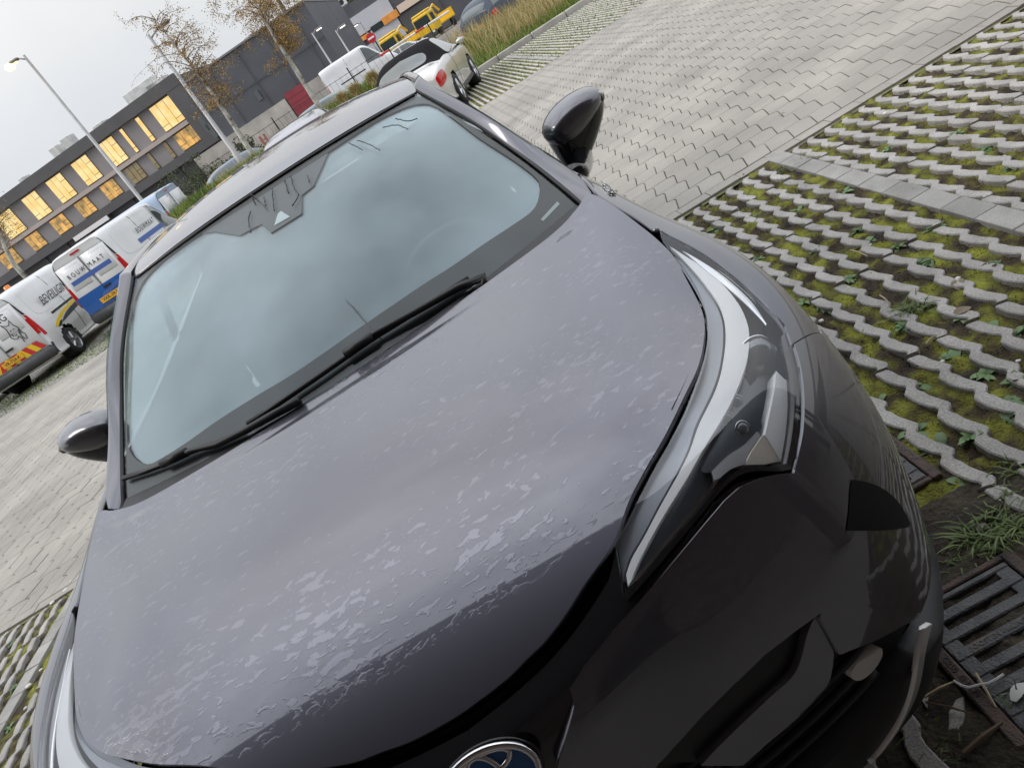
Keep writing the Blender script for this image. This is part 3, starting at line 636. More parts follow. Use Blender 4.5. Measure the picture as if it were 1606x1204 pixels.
# ================================================================== the grey car in front
def paint_mat():
    m = bpy.data.materials.new('grey_metallic_paint'); m.use_nodes = True; t = m.node_tree; b = t.nodes['Principled BSDF']; n = t.nodes.new; l = t.links.new
    b.inputs['Metallic'].default_value = .9; b.inputs['Roughness'].default_value = .36
    b.inputs['Base Color'].default_value = (.10, .098, .125, 1); b.inputs['Coat Weight'].default_value = 1.0; b.inputs['Coat IOR'].default_value = 1.85
    tc = n('ShaderNodeTexCoord'); mp = n('ShaderNodeMapping'); mp.inputs['Scale'].default_value = (.75, 1.7, 1.0); mp.inputs['Rotation'].default_value = (0, 0, -.25); l(tc.outputs['Object'], mp.inputs[0])
    a = n('ShaderNodeTexNoise'); a.inputs['Scale'].default_value = 44; a.inputs['Detail'].default_value = 4.5; a.inputs['Distortion'].default_value = .5; l(mp.outputs[0], a.inputs[0])
    c = n('ShaderNodeTexNoise'); c.inputs['Scale'].default_value = 4.5; c.inputs['Detail'].default_value = 2; l(tc.outputs['Object'], c.inputs[0])
    add = n('ShaderNodeMath'); add.operation = 'MULTIPLY_ADD'; l(c.outputs[0], add.inputs[0]); add.inputs[1].default_value = .38; l(a.outputs[0], add.inputs[2])
    sp = n('ShaderNodeSeparateXYZ'); l(tc.outputs['Object'], sp.inputs[0])
    # rain reaches the hood only beyond the edge of the roof above; the water gathers along that line
    wet = n('ShaderNodeMapRange'); wet.inputs[1].default_value = .205; wet.inputs[2].default_value = .25; l(sp.outputs[1], wet.inputs[0])
    band = n('ShaderNodeMapRange'); band.inputs[1].default_value = .50; band.inputs[2].default_value = .24; band.inputs[3].default_value = 0; band.inputs[4].default_value = .085; l(sp.outputs[1], band.inputs[0])
    ad2 = n('ShaderNodeMath'); l(add.outputs[0], ad2.inputs[0]); l(band.outputs[0], ad2.inputs[1])
    th = n('ShaderNodeMapRange'); th.interpolation_type = 'SMOOTHSTEP'; th.inputs[1].default_value = .812; th.inputs[2].default_value = .87; l(ad2.outputs[0], th.inputs[0])
    fs_ = n('ShaderNodeTexNoise'); fs_.inputs['Scale'].default_value = 120; fs_.inputs['Detail'].default_value = 3; fs_.inputs['Distortion'].default_value = .3; l(mp.outputs[0], fs_.inputs[0])
    ft = n('ShaderNodeMath'); ft.operation = 'MULTIPLY_ADD'; l(c.outputs[0], ft.inputs[0]); ft.inputs[1].default_value = .30; l(fs_.outputs[0], ft.inputs[2])
    fm = n('ShaderNodeMapRange'); fm.interpolation_type = 'SMOOTHSTEP'; fm.inputs[1].default_value = .79; fm.inputs[2].default_value = .86; fm.inputs[4].default_value = .6; l(ft.outputs[0], fm.inputs[0])
    mx = n('ShaderNodeMath'); mx.operation = 'MAXIMUM'; l(th.outputs[0], mx.inputs[0]); l(fm.outputs[0], mx.inputs[1])
    mk = n('ShaderNodeMath'); mk.operation = 'MULTIPLY'; l(mx.outputs[0], mk.inputs[0]); l(wet.outputs[0], mk.inputs[1])
    # drizzle film between the patches: slightly rough; patches of water are smooth
    cr = n('ShaderNodeMapRange'); cr.inputs[3].default_value = .032; cr.inputs[4].default_value = .0; l(mk.outputs[0], cr.inputs[0]); l(cr.outputs[0], b.inputs['Coat Roughness'])
    rr = n('ShaderNodeMapRange'); rr.inputs[3].default_value = .40; rr.inputs[4].default_value = .25; l(mk.outputs[0], rr.inputs[0]); l(rr.outputs[0], b.inputs['Roughness'])
    bc = n('ShaderNodeMix'); bc.data_type = 'RGBA'; bc.inputs[6].default_value = (.10, .098, .125, 1); bc.inputs[7].default_value = (.135, .133, .162, 1); l(mk.outputs[0], bc.inputs[0]); l(bc.outputs[2], b.inputs['Base Color'])
    bp = n('ShaderNodeBump'); bp.inputs['Strength'].default_value = .18; bp.inputs['Distance'].default_value = .002; l(mk.outputs[0], bp.inputs['Height']); l(bp.outputs[0], b.inputs['Coat Normal'])
    return m
HOODPAINT = paint_mat()
PAINT = mat('grey_metallic_paint_plain', (.105, .103, .12), .36, .9, coat=1.0, coat_rough=.03); PAINT.node_tree.nodes['Principled BSDF'].inputs['Coat IOR'].default_value = 1.75
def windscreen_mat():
    m = glass('fog_with_cloud_reflection', (.66, .76, .80), 1.0, .25, (.74, .85, .93), ior=1.15); t = m.node_tree; n = t.nodes.new; l = t.links.new
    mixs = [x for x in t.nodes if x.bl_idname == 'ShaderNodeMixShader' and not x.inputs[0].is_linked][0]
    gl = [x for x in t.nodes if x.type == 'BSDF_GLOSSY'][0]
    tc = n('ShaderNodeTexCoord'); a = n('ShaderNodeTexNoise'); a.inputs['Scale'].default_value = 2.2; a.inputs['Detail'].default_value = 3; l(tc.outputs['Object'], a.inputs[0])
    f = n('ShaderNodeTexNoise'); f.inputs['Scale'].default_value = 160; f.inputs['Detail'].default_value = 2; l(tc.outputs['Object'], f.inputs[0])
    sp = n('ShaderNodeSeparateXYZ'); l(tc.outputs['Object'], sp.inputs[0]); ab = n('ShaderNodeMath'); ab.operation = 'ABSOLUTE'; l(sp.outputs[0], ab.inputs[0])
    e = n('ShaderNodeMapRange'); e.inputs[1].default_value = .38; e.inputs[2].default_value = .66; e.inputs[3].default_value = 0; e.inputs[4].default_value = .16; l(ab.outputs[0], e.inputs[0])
    k = n('ShaderNodeMath'); k.operation = 'MULTIPLY_ADD'; l(a.outputs[0], k.inputs[0]); k.inputs[1].default_value = .60; k.inputs[2].default_value = .15  # broad noise in the condensation film also paints the clouds' reflection
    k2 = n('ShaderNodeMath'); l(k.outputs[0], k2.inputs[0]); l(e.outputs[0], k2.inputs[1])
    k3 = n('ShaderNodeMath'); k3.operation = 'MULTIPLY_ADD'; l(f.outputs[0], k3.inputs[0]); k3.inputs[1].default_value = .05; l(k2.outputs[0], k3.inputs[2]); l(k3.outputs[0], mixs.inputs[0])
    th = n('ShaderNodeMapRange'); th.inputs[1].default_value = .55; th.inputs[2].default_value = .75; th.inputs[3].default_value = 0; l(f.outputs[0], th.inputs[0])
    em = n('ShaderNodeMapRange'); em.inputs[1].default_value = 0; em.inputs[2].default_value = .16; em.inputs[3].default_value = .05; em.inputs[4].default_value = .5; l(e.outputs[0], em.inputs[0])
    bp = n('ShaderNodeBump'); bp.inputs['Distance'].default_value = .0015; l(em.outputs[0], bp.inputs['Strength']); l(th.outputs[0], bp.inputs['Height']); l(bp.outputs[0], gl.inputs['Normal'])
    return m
WINDSCREEN = glass('wet_windscreen', (.93, .98, .98), .68, .0, ior=1.55)

car = empty('parked_car', (0, 2.1, 0))
tag(car, 'large dark grey metallic car with a wet hood, parked right in front', 'car')

# ---- body side surface, from the middle of the nose round the fender to the tail (left half)
COLS = [
 [(0,.108,.788),(0,.064,.768),(0,.042,.738),(0,.032,.70),(0,.02,.64),(0,.006,.56),(0,.0,.46),(0,.02,.34),(0,.06,.24)],
 [(.17,.122,.806),(.175,.078,.782),(.18,.054,.747),(.18,.043,.705),(.18,.03,.64),(.18,.013,.56),(.18,.006,.46),(.18,.026,.34),(.18,.066,.24)],
 [(.337,.176,.855),(.352,.122,.826),(.362,.093,.786),(.367,.076,.735),(.367,.052,.65),(.362,.033,.56),(.36,.023,.46),(.36,.042,.34),(.36,.082,.24)],
 [(.507,.272,.902),(.530,.208,.874),(.548,.167,.828),(.558,.138,.766),(.562,.103,.66),(.56,.078,.56),(.555,.063,.46),(.55,.08,.34),(.54,.11,.24)],
 [(.632,.370,.922),(.664,.304,.898),(.688,.258,.852),(.703,.222,.786),(.712,.175,.67),(.71,.145,.56),(.70,.125,.46),(.69,.13,.34),(.67,.16,.24)],
 [(.708,.487,.941),(.752,.432,.921),(.786,.384,.876),(.808,.338,.80),(.822,.285,.68),(.810,.245,.56),(.788,.210,.46),(.765,.205,.34),(.74,.23,.24)],
 [(.752,.642,.967),(.802,.602,.956),(.842,.558,.926),(.868,.51,.85),(.882,.455,.70),(.88,.42,.56),(.872,.40,.46),(.862,.385,.34),(.85,.38,.24)],
 [(.770,.805,.994),(.813,.79,.986),(.852,.772,.956),(.882,.75,.88),(.897,.72,.72),(.897,.71,.58),(.893,.70,.46),(.885,.70,.34),(.87,.70,.24)],
 [(.770,.965,1.028),(.808,.967,1.010),(.843,.972,.972),(.873,.977,.89),(.892,.98,.73),(.893,.98,.58),(.89,.98,.46),(.88,.98,.34),(.86,.98,.24)],
 [(.760,1.13,1.066),(.800,1.15,1.043),(.829,1.17,1.0),(.858,1.19,.91),(.877,1.2,.74),(.878,1.2,.58),(.875,1.2,.46),(.865,1.2,.34),(.84,1.2,.24)],
 [(.790,1.42,1.078),(.815,1.425,1.045),(.836,1.43,.995),(.857,1.435,.90),(.870,1.44,.74),(.870,1.45,.58),(.866,1.45,.46),(.853,1.45,.34),(.82,1.45,.24)],
 [(.790,2.1,1.10),(.813,2.1,1.06),(.830,2.1,1.0),(.845,2.1,.90),(.850,2.1,.74),(.85,2.1,.58),(.85,2.1,.46),(.85,2.1,.34),(.82,2.1,.24)],
 [(.772,2.9,1.17),(.812,2.9,1.11),(.842,2.9,1.04),(.872,2.9,.92),(.886,2.9,.74),(.886,2.9,.58),(.88,2.9,.46),(.87,2.9,.34),(.84,2.9,.24)],
 [(.722,3.6,1.24),(.785,3.6,1.17),(.842,3.6,1.07),(.89,3.6,.93),(.8975,3.6,.74),(.897,3.6,.58),(.89,3.6,.46),(.88,3.6,.34),(.85,3.6,.24)],
 [(.63,4.04,1.22),(.70,4.06,1.15),(.765,4.08,1.05),(.815,4.10,.92),(.835,4.12,.74),(.84,4.13,.58),(.83,4.12,.46),(.81,4.10,.34),(.78,4.06,.24)],
 [(.40,4.22,1.20),(.43,4.26,1.13),(.46,4.29,1.03),(.48,4.31,.90),(.49,4.33,.74),(.5,4.35,.58),(.5,4.34,.46),(.49,4.30,.34),(.48,4.24,.24)],
 [(0,4.26,1.20),(0,4.30,1.13),(0,4.33,1.03),(0,4.345,.90),(0,4.36,.74),(0,4.38,.58),(0,4.37,.46),(0,4.33,.34),(0,4.27,.24)],
]
for q in COLS[:10]:
    a, b = np.array(q[0]), np.array(q[1]); q[0] = tuple(a+(a-b)*.35)      # tuck the upper edge under the hood
BODY = Surf(COLS); BODY.flip = -1.0
K = dict(parent=car)
# ---- hood: z(x, y), even in x
HT = [(0,0),(0,1),(0,2),(0,3),(0,4),(1,0),(1,1),(1,2),(1,3),(2,0),(2,1),(2,2),(3,0),(3,1)]
HC = [0.7109060152867259, 0.8402693519292758, -0.9744241718381319, 0.557785556788661, -0.09996406673776931, 0.33012343869810185, -0.5580550823623244, 0.32273167503717803, -0.09650062009097501, -0.703576307281571, 0.9214631932775439, -0.03796717704532862, 0.19018317799340637, -0.45249985724002034]
def rear_y(x): x = np.abs(x); return 1.066 + .006*(x/.57)**2 + np.where(x > .57, 1.9*np.clip(x-.57, 0, 1)**2, 0)
def hood_z(x, y):
    z = sum(c*x**(2*i)*y**j for c, (i, j) in zip(HC, HT))
    k = np.clip((y-(rear_y(x)-.062))/.016, 0, 1); z = z - .0045*(k*k*(3-2*k))*np.clip((.74-np.abs(x))/.15, 0, 1)   # pressed line along the rear edge
    return z
HOOD = HF(hood_z, (-.9, .9, 0, 1.3))
he = [(0,.117),(.05,.119),(.09,.122),(.13,.128),(.17,.133),(.215,.145),(.265,.163),(.333,.185),(.386,.222),(.435,.250),(.497,.284),(.563,.331),(.617,.376),(.664,.436),(.698,.502),(.731,.624),(.752,.71),(.760,.792),(.762,.88),(.759,1.03),(.742,1.128),(.70,1.105),(.64,1.080),(.57,1.072),(.45,1.070),(.3,1.067),(.14,1.066)]
hood_poly = he+[(0, 1.066)]+[(-x, y) for x, y in reversed(he[1:])]
hood = panel('hood', HOOD, [(x*1.004, y) for x, y in hood_poly], HOODPAINT, steps=(.02, .02), thick=.014, bstep=.5, **K)
hu = panel('hood_underside', HOOD, [(x*.985, .112+(y-.117)*.985+.012) for x, y in hood_poly], DARK, d=-.03, steps=(.06, .06), thick=.03, **K)

# ---- glasshouse
def polyline(pts, n=40):
    P = np.array(pts, float); s = np.r_[0, np.cumsum(np.linalg.norm(np.diff(P, axis=0), axis=1))]; s /= s[-1]
    def f(t):
        i = np.clip(np.searchsorted(s, t, 'right')-1, 0, len(P)-2); h = s[i+1]-s[i]; w = ((t-s[i])/h)[:, None]
        m = np.zeros_like(P); m[1:-1] = (P[2:]-P[:-2])/(s[2:]-s[:-2])[:, None]; m[0] = (P[1]-P[0])/(s[1]-s[0]); m[-1] = (P[-1]-P[-2])/(s[-1]-s[-2])
        a, b = P[i], P[i+1]; h = h[:, None]
        return (2*w**3-3*w**2+1)*a+(w**3-2*w**2+w)*h*m[i]+(-2*w**3+3*w**2)*b+(w**3-w**2)*h*m[i+1]
    return f
ws_side = polyline([(.737,1.205,1.024),(.732,1.258,1.053),(.724,1.335,1.092),(.706,1.454,1.158),(.673,1.594,1.248),(.631,1.760,1.345),(.576,2.01,1.45)])
ws_mid = polyline([(0,1.045,1.018),(0,1.30,1.182),(0,1.58,1.340),(0,1.88,1.477)])
class WS(Surf):
    def __init__(s, a, b, p=2.0): s.a = a; s.b = b; s.p = p
    def rng(s): return (-1.06, 1.06, 0, 1)
    def P(s, u, v):
        u = np.asarray(u, float); v = np.clip(np.asarray(v, float), 0, 1); c = s.a(v); e = s.b(v); k = (np.abs(u)**s.p)[:, None]
        o = c+(e-c)*k; o[:, 0] = u*e[:, 0]; return o
WSURF = WS(ws_mid, ws_side)
SCREEN = panel('windscreen', WSURF, [(-.985,.0),(.985,.0),(.985,.988),(-.985,.988)], WINDSCREEN, steps=(.05, .04), thick=0, smooth_outline=False, **K)
# split the straight outline so that it follows the curved edge
bpy.data.objects.remove(SCREEN)
ol = [(x, 0) for x in np.linspace(-.985, .985, 40)]+[(.985, y) for y in np.linspace(.03, .96, 30)]+[(x, .988) for x in np.linspace(.985, -.985, 40)]+[(-.985, y) for y in np.linspace(.96, .03, 30)]
screen = panel('windscreen', WSURF, ol, WINDSCREEN, steps=(.05, .04), thick=0, smooth_outline=False, **K)
# black band printed round the glass: clear area outline picked on the glass
clear_px = [(685,167),(747,212),(804,249),(838,275),(846,289),(843,314),(832,331),(804,351),(760,380),(708,416),(652,452),(558,516),(463,582),(400,620),(340,658),(289,694),(247,720),(230,727),(212,720),(200,702),(197,678),(198,620),(201,560),(204,500),(212,462),(226,436),(248,413),(277,389),(330,354),(372,327),(414,300),(470,264),(520,232),(560,206),(600,182),(640,165),(664,161)]
clear = resample(WSURF.pick(clear_px), .02)
ring_o = []
for a, b in clear:
    k = 1/max(abs(a)/.985, (b-.5)/.488 if b > .5 else (.5-b)/.5, 1e-6); ring_o.append((a*k, .5+(b-.5)*k))
ring_o = np.array(ring_o); n = len(clear)
V = np.r_[WSURF.E(clear[:, 0], clear[:, 1], -.004), WSURF.E((clear[:, 0]+ring_o[:, 0])/2, (clear[:, 1]+ring_o[:, 1])/2, -.004), WSURF.E(ring_o[:, 0], ring_o[:, 1], -.004)]
F = [(i+k*n, (i+1) % n+k*n, (i+1) % n+n+k*n, i+n+k*n) for i in range(n) for k in (0, 1)]
mobj('windscreen_black_band', V, F, FRIT, screen, True, None, True)
FOG_CLOUDS = windscreen_mat()
fog_cloud_p = panel('fog_cloud_reflection', WSURF, [tuple(q) for q in clear[::2]], FOG_CLOUDS, d=-.012, steps=(.05, .04), thick=0, smooth_outline=False, parent=screen)
sens_px = [(316,366),(336,363),(376,369),(410,351),(425,365),(473,335),(473,306),(491,292),(514,240),(420,297),(330,356)]
sens = panel('sensor_cover', WSURF, WSURF.pick(sens_px, -.006), mat('printed_sensor_cover', (.085, .09, .098), .4), d=-.006, steps=(.05, .04), thick=.03, sharp=range(len(sens_px)), parent=screen)
panel('camera_window', WSURF, WSURF.pick([(430,354),(436,335),(441,331),(455,340)], -.005), mat('camera_window_grey', (.55, .62, .64), .3), d=-.0045, steps=(.05, .04), thick=0, sharp=range(4), parent=screen)
panel('inspection_sticker', WSURF, WSURF.pick([(848,344),(852,347),(878,320),(874,316)], -.003), mat('sticker_grey', (.42, .45, .46), .4), d=-.003, steps=(.05, .04), thick=0, sharp=range(4), parent=screen)
# roof
rf_mid = polyline([(0,1.882,1.480),(0,2.0,1.506),(0,2.2,1.531),(0,2.5,1.547),(0,2.9,1.542),(0,3.4,1.495),(0,3.85,1.41)])
rf_side = polyline([(.578,2.012,1.452),(.588,2.11,1.468),(.597,2.26,1.482),(.604,2.55,1.492),(.602,2.95,1.484),(.578,3.42,1.435),(.54,3.85,1.36)])
RSURF = WS(rf_mid, rf_side, 2.4)
ro = [(x, .004) for x in np.linspace(-.995, .995, 40)]+[(.995, y) for y in np.linspace(.03, .97, 30)]+[(x, 1) for x in np.linspace(.995, -.995, 40)]+[(-.995, y) for y in np.linspace(.97, .03, 30)]
panel('roof', RSURF, ro, PAINT, steps=(.05, .03), thick=.012, smooth_outline=False, **K)
# windscreen header seal
t40 = np.linspace(-.97, .97, 40)
MB().tube(WSURF.E(t40, np.full(40, .992), .0), .006, 6).build('header_seal', RUBBER, car, True, True)
panel('headliner', RSURF, ro, mat('headliner_grey', (.25, .25, .25), .9), d=-.035, steps=(.1, .06), thick=.03, smooth_outline=False, **K)
# rear window and tailgate top
RW = Surf([[(.54,3.855,1.362),(.60,4.0,1.28),(.63,4.04,1.225)],[(.3,3.86,1.40),(.33,4.05,1.30),(.36,4.2,1.205)],[(0,3.862,1.412),(0,4.07,1.31),(0,4.26,1.20)],[(-.3,3.86,1.40),(-.33,4.05,1.30),(-.36,4.2,1.205)],[(-.54,3.855,1.362),(-.60,4.0,1.28),(-.63,4.04,1.225)]]); RW.flip = -1
panel('rear_window', RW, [(0,0),(4,0),(4,2),(0,2)], SIDEGLASS, d=0, steps=(.3, .3), thick=0, sharp=range(4), **K)
# A-pillar and roof rail: inner seal, crest, outer edge
pin = [(.737,1.205,1.024),(.732,1.258,1.053),(.724,1.335,1.092),(.706,1.454,1.158),(.673,1.594,1.248),(.631,1.760,1.345),(.578,2.012,1.452),(.588,2.11,1.468),(.604,2.55,1.492),(.602,2.95,1.484),(.578,3.42,1.435),(.54,3.85,1.36)]
pout = [(.778,1.205,1.040),(.783,1.275,1.066),(.783,1.375,1.100),(.757,1.462,1.155),(.719,1.556,1.237),(.672,1.72,1.345),(.622,1.99,1.462),(.625,2.10,1.478),(.640,2.55,1.492),(.640,2.95,1.480),(.62,3.42,1.425),(.585,3.85,1.345)]
sec = []
for a, b in zip(pin, pout):
    a = np.array(a); b = np.array(b); up = np.array([.25, -.25, .9]); up /= np.linalg.norm(up)
    sec.append([a-up*.006, a+up*.001, a*.7+b*.3+up*.010, a*.25+b*.75+up*.011, b-up*.004, b+np.array([.012, 0, -.030])])
PIL = Surf(sec); PIL.flip = -1 if PIL.N(np.array([4.]), np.array([2.]))[0][2] < 0 else 1
for mir in (False, True):
    panel('roof_pillar', PIL, [(0.05, 1.35)]+[(u, 1.35) for u in np.linspace(.5, 10.95, 40)]+[(u, 5) for u in np.linspace(10.95, .05, 40)], PAINT, steps=(.25, .25), thick=.004, smooth_outline=False, mirror=mir, **K)
    panel('pillar_seal', PIL, [(0.02, 0)]+[(u, 0) for u in np.linspace(.3, 6.1, 40)]+[(u, 1.30) for u in np.linspace(6.1, .02, 40)], RUBBER, d=.001, steps=(.25, .25), thick=.003, smooth_outline=False, mirror=mir, **K)
# side windows
gb = [(.788,1.43,1.082),(.790,1.8,1.092),(.790,2.1,1.102),(.785,2.5,1.137),(.772,2.9,1.172),(.748,3.3,1.212),(.722,3.6,1.242)]
gr = [(.770,1.40,1.108),(.680,1.68,1.335),(.610,2.05,1.470),(.625,2.5,1.486),(.625,2.95,1.472),(.605,3.35,1.43),(.59,3.6,1.39)]
GH = Surf([[b, tuple((np.array(b)*.5+np.array(r)*.5)+np.array([.012, 0, 0])), r] for b, r in zip(gb, gr)]); GH.flip = -1 if GH.N(np.array([3.]), np.array([1.]))[0][0] < 0 else 1
for mir in (False, True):
    w = panel('side_window', GH, [(.02,.0)]+[(u, 0) for u in np.linspace(.3, 3.0, 12)]+[(u, 2) for u in np.linspace(3.0, .02, 14)], SIDEGLASS, steps=(.25, .25), thick=0, smooth_outline=False, mirror=mir, **K)
    w = panel('side_window', GH, [(u, 0) for u in np.linspace(3.25, 5.2, 10)]+[(u, 2) for u in np.linspace(5.0, 3.25, 10)], SIDEGLASS, steps=(.25, .25), thick=0, smooth_outline=False, mirror=mir, **K)
    panel('window_pillar', GH, [(3.0,0),(3.25,0),(3.25,2),(3.0,2)], GLOSSBLACK, d=.002, steps=(.25, .25), thick=.01, sharp=range(4), mirror=mir, **K)
    panel('rear_pillar', GH, [(5.2,0),(6,0),(6,2),(5.0,2)], GLOSSBLACK, d=.002, steps=(.25, .25), thick=.01, sharp=range(4), mirror=mir, **K)
    s = -1 if mir else 1
    panel('rear_quarter', Surf([[(s*.722,3.6,1.242),(s*.612,3.6,1.37)],[(s*.63,4.04,1.222),(s*.585,3.86,1.345)]]) , [(0,0),(1,0),(1,1),(0,1)], PAINT, steps=(.3, .3), thick=0, sharp=range(4), **K)

# ---- the lamps on the front corner
lens_px = [(1036,365),(1046,371),(1095,397),(1134,425),(1172,456),(1200,483),(1225,511),(1243,542),(1252,575),(1253,605),(1251,679),(1246,736),(1219,739),(1199,738),(1172,740),(1152,750),(1130,770),(1091,817),(1048,868),(994,929),(983,940),(976,924),(964,856),(994,799),(1027,736),(1047,701),(1071,655),(1091,605),(1104,555),(1108,517),(1106,497),(1100,478),(1085,448),(1062,414),(1041,382)]
LSH = (11, 20, 22)
lens_uv = [(u, max(v, .17)) for u, v in BODY.pick(lens_px)]
band_px = [(1050,386),(1077,403),(1117,431),(1144,458),(1162,483),(1173,511),(1175,530),(1172,562),(1160,600),(1134,654),(1102,706),(1078,749),(1041,808),(1018,849),(1000,884),(985,920),(982,901),(990,877),(1011,840),(1037,791),(1065,741),(1082,706),(1097,664),(1122,612),(1135,562),(1138,530),(1135,500),(1126,475),(1107,448),(1076,412)]
chrome_px = [(1070,393),(1110,416),(1150,446),(1182,478),(1202,508),(1176,481),(1144,453),(1106,423)]
corner_px = [(1217,581),(1228,592),(1241,602),(1241,679),(1233,722),(1226,724),(1200,681),(1209,640)]
peach_refl_px = [(1195,684),(1200,680),(1226,723),(1200,728),(1168,729),(1177,710)]
lower_px = [(1116,739),(1142,714),(1165,699),(1188,676),(1193,684),(1173,712),(1168,728),(1147,735),(1124,752)]
sliver_px = [(985,918),(1000,900),(1035,858),(1075,810),(1110,765),(1128,749),(1124,757),(1090,800),(1040,860),(1000,908)]
box_px = [(1160,585),(1192,665),(1193,672),(1168,712),(1141,732),(1115,742),(1100,738),(1118,700),(1140,655)]
rim_px = [(1231,520),(1243,542),(1252,575),(1253,605),(1251,679),(1246,736),(1219,739),(1199,738),(1172,740),(1152,750),(1130,770),(1091,817),(1048,868),(994,929),(983,940),(979,922),(984,926),(1040,862),(1090,806),(1125,765),(1150,743),(1172,731),(1200,731),(1235,727),(1243,679),(1246,605),(1243,575),(1236,548)]
HK = dict(steps=(.1, .12))
for mir in (False, True):
    hl = panel('headlight', BODY, BODY.pick(lens_px, -.05), LAMPIN, d=-.05, thick=.0, sharp=LSH, mirror=mir, parent=car, **HK)
    k = dict(parent=hl, mirror=mir)
    panel('lens', BODY, lens_uv, LENS, d=.003, thick=.012, sharp=LSH, **k, **HK)
    panel('inner_bezel', BODY, BODY.pick([(1052,400),(1076,416),(1105,450),(1122,476),(1132,502),(1134,532),(1131,562),(1118,610),(1093,662),(1078,706),(1061,741),(1033,791),(1007,840),(984,880),(976,915),(966,858),(996,800),(1029,737),(1049,702),(1073,656),(1093,606),(1106,556),(1109,518),(1108,498),(1102,479),(1087,450),(1064,416)], -.028), SKYGREY, d=-.028, thick=.02, sharp=(14,15), **k, **HK)
    panel('light_guide', BODY, BODY.pick(band_px, -.014), SKYWHITE, d=-.014, thick=.012, sharp=(0, 15, 16), **k, **HK)
    panel('chrome_strip', BODY, BODY.pick(chrome_px, -.012), CHROME, d=-.012, thick=.006, sharp=(0, 4), **k, **HK)
    panel('corner_reflector', BODY, BODY.pick(corner_px, -.02), SKYWHITE, d=-.02, thick=.03, sharp=(0, 2, 4, 5, 6), **k, **HK)  # chrome corner coloured white for the sky it mirrors
    panel('lower_reflector', BODY, BODY.pick(peach_refl_px, -.022), mat('painted_building_reflection', (.80, .74, .66), .25, .2), d=-.022, thick=.03, sharp=range(6), **k, **HK)  # peach tint paints the building's reflection into the lamp
    panel('lower_reflector', BODY, BODY.pick(lower_px, -.026), mat('grey_reflector', (.55, .56, .58), .25, .3), d=-.026, thick=.02, sharp=(0, 3, 4, 6), **k, **HK)
    panel('chrome_strip', BODY, BODY.pick(sliver_px, -.01), CHROME, d=-.01, thick=.006, sharp=(0, 5), **k, **HK)
    panel('lamp_box', BODY, BODY.pick(box_px, -.035), LAMPIN, d=-.03, thick=.02, sharp=(0, 1, 2), **k, **HK)
    panel('lens_rim', BODY, BODY.pick(rim_px, 0), GLOSSBLACK, d=-.001, thick=.02, sharp=(5, 14, 15, 23), **k, **HK)
    s = -1 if mir else 1
    def spot(px, d):
        u, v = zip(*BODY.pick([px], d)); p = BODY.E(np.array(u), np.array(v), d)[0]; nn = BODY.N(np.array(u), np.array(v))[0]
        return Vector((s*p[0], p[1], p[2])), Vector((s*nn[0], nn[1], nn[2]))
    def ball(name, p, ax, r, squash, m, par, rings=12, n=28, cut=1.0):
        q = ax.to_track_quat('Z', 'Y'); V = []; F = []
        for i in range(rings+1):
            a = pi/2*cut*i/rings
            for j in range(n): V.append(p+q@Vector((r*sin(a)*cos(2*pi*j/n), r*sin(a)*sin(2*pi*j/n), r*squash*cos(a))))
        for i in range(rings):
            for j in range(n): F.append((i*n+j, (i+1)*n+j, (i+1)*n+(j+1) % n, i*n+(j+1) % n))
        return mobj(name, V, F, m, par, True, None, True)
    def ring(name, p, ax, r, w, m, par):
        q = ax.to_track_quat('Z', 'Y'); return MB().tube([p+q@Vector((r*cos(2*pi*j/32), r*sin(2*pi*j/32), 0)) for j in range(33)], w, 6, False).build(name, m, par, True, True)
    p, ax = spot((1189, 562), -.045); ax = Vector((s*.25, -.93, .2)).normalized()
    pr = ball('projector_lens', p, ax, .037, .8, mat('projector_glass', (.10, .115, .13), .03, .0, coat=1, spec=.9), hl)
    ring('projector_ring', p, ax, .039, .0035, CHROME, hl)
    for q in ((1157, 631), (1140, 657), (1165, 672)):
        p, ax = spot(q, -.03); ax = Vector((s*.35, -.8, .45)).normalized()
        l = ball('led_lens', p, ax, .0105, .6, mat('led_glass', (.12, .14, .155), .04, 0, coat=1), hl, 6, 18); ring('led_ring', p, ax, .0125, .0016, CHROME, hl)

def arch(cy, r, u0, u1):                              # points of the wheel arch in surface parameters
    o = []
    for a in np.linspace(pi*1.02, -.02*pi, 26):
        y, z = cy+r*cos(a), .34+r*sin(a); best = None
        U = np.linspace(u0, u1, 60); Vv = np.linspace(2.5, 8, 60); g = np.array(np.meshgrid(U, Vv, indexing='ij')).reshape(2, -1)
        P_ = BODY.P(g[0], g[1]); i = np.argmin((P_[:, 1]-y)**2+(P_[:, 2]-z)**2); o.append((float(g[0][i]), float(g[1][i])))
    return o
fa = arch(.93, .375, 5.5, 10); ra = arch(3.57, .375, 11.5, 15)
# ---- painted panels and trim of the nose
strip_top = [(1196,748),(1160,763),(1137,783),(1100,826),(1050,885),(1006,935),(960,985),(915,1040),(893,1078)]
strip_bot = [(1210,752),(1180,772),(1152,805),(1112,858),(1068,915),(1028,971),(978,1024),(930,1080),(901,1108)]
bump_px_top = [(1245,741)]+strip_bot
inner_edge = [(901,1108),(897,1128),(887,1165),(875,1204)]
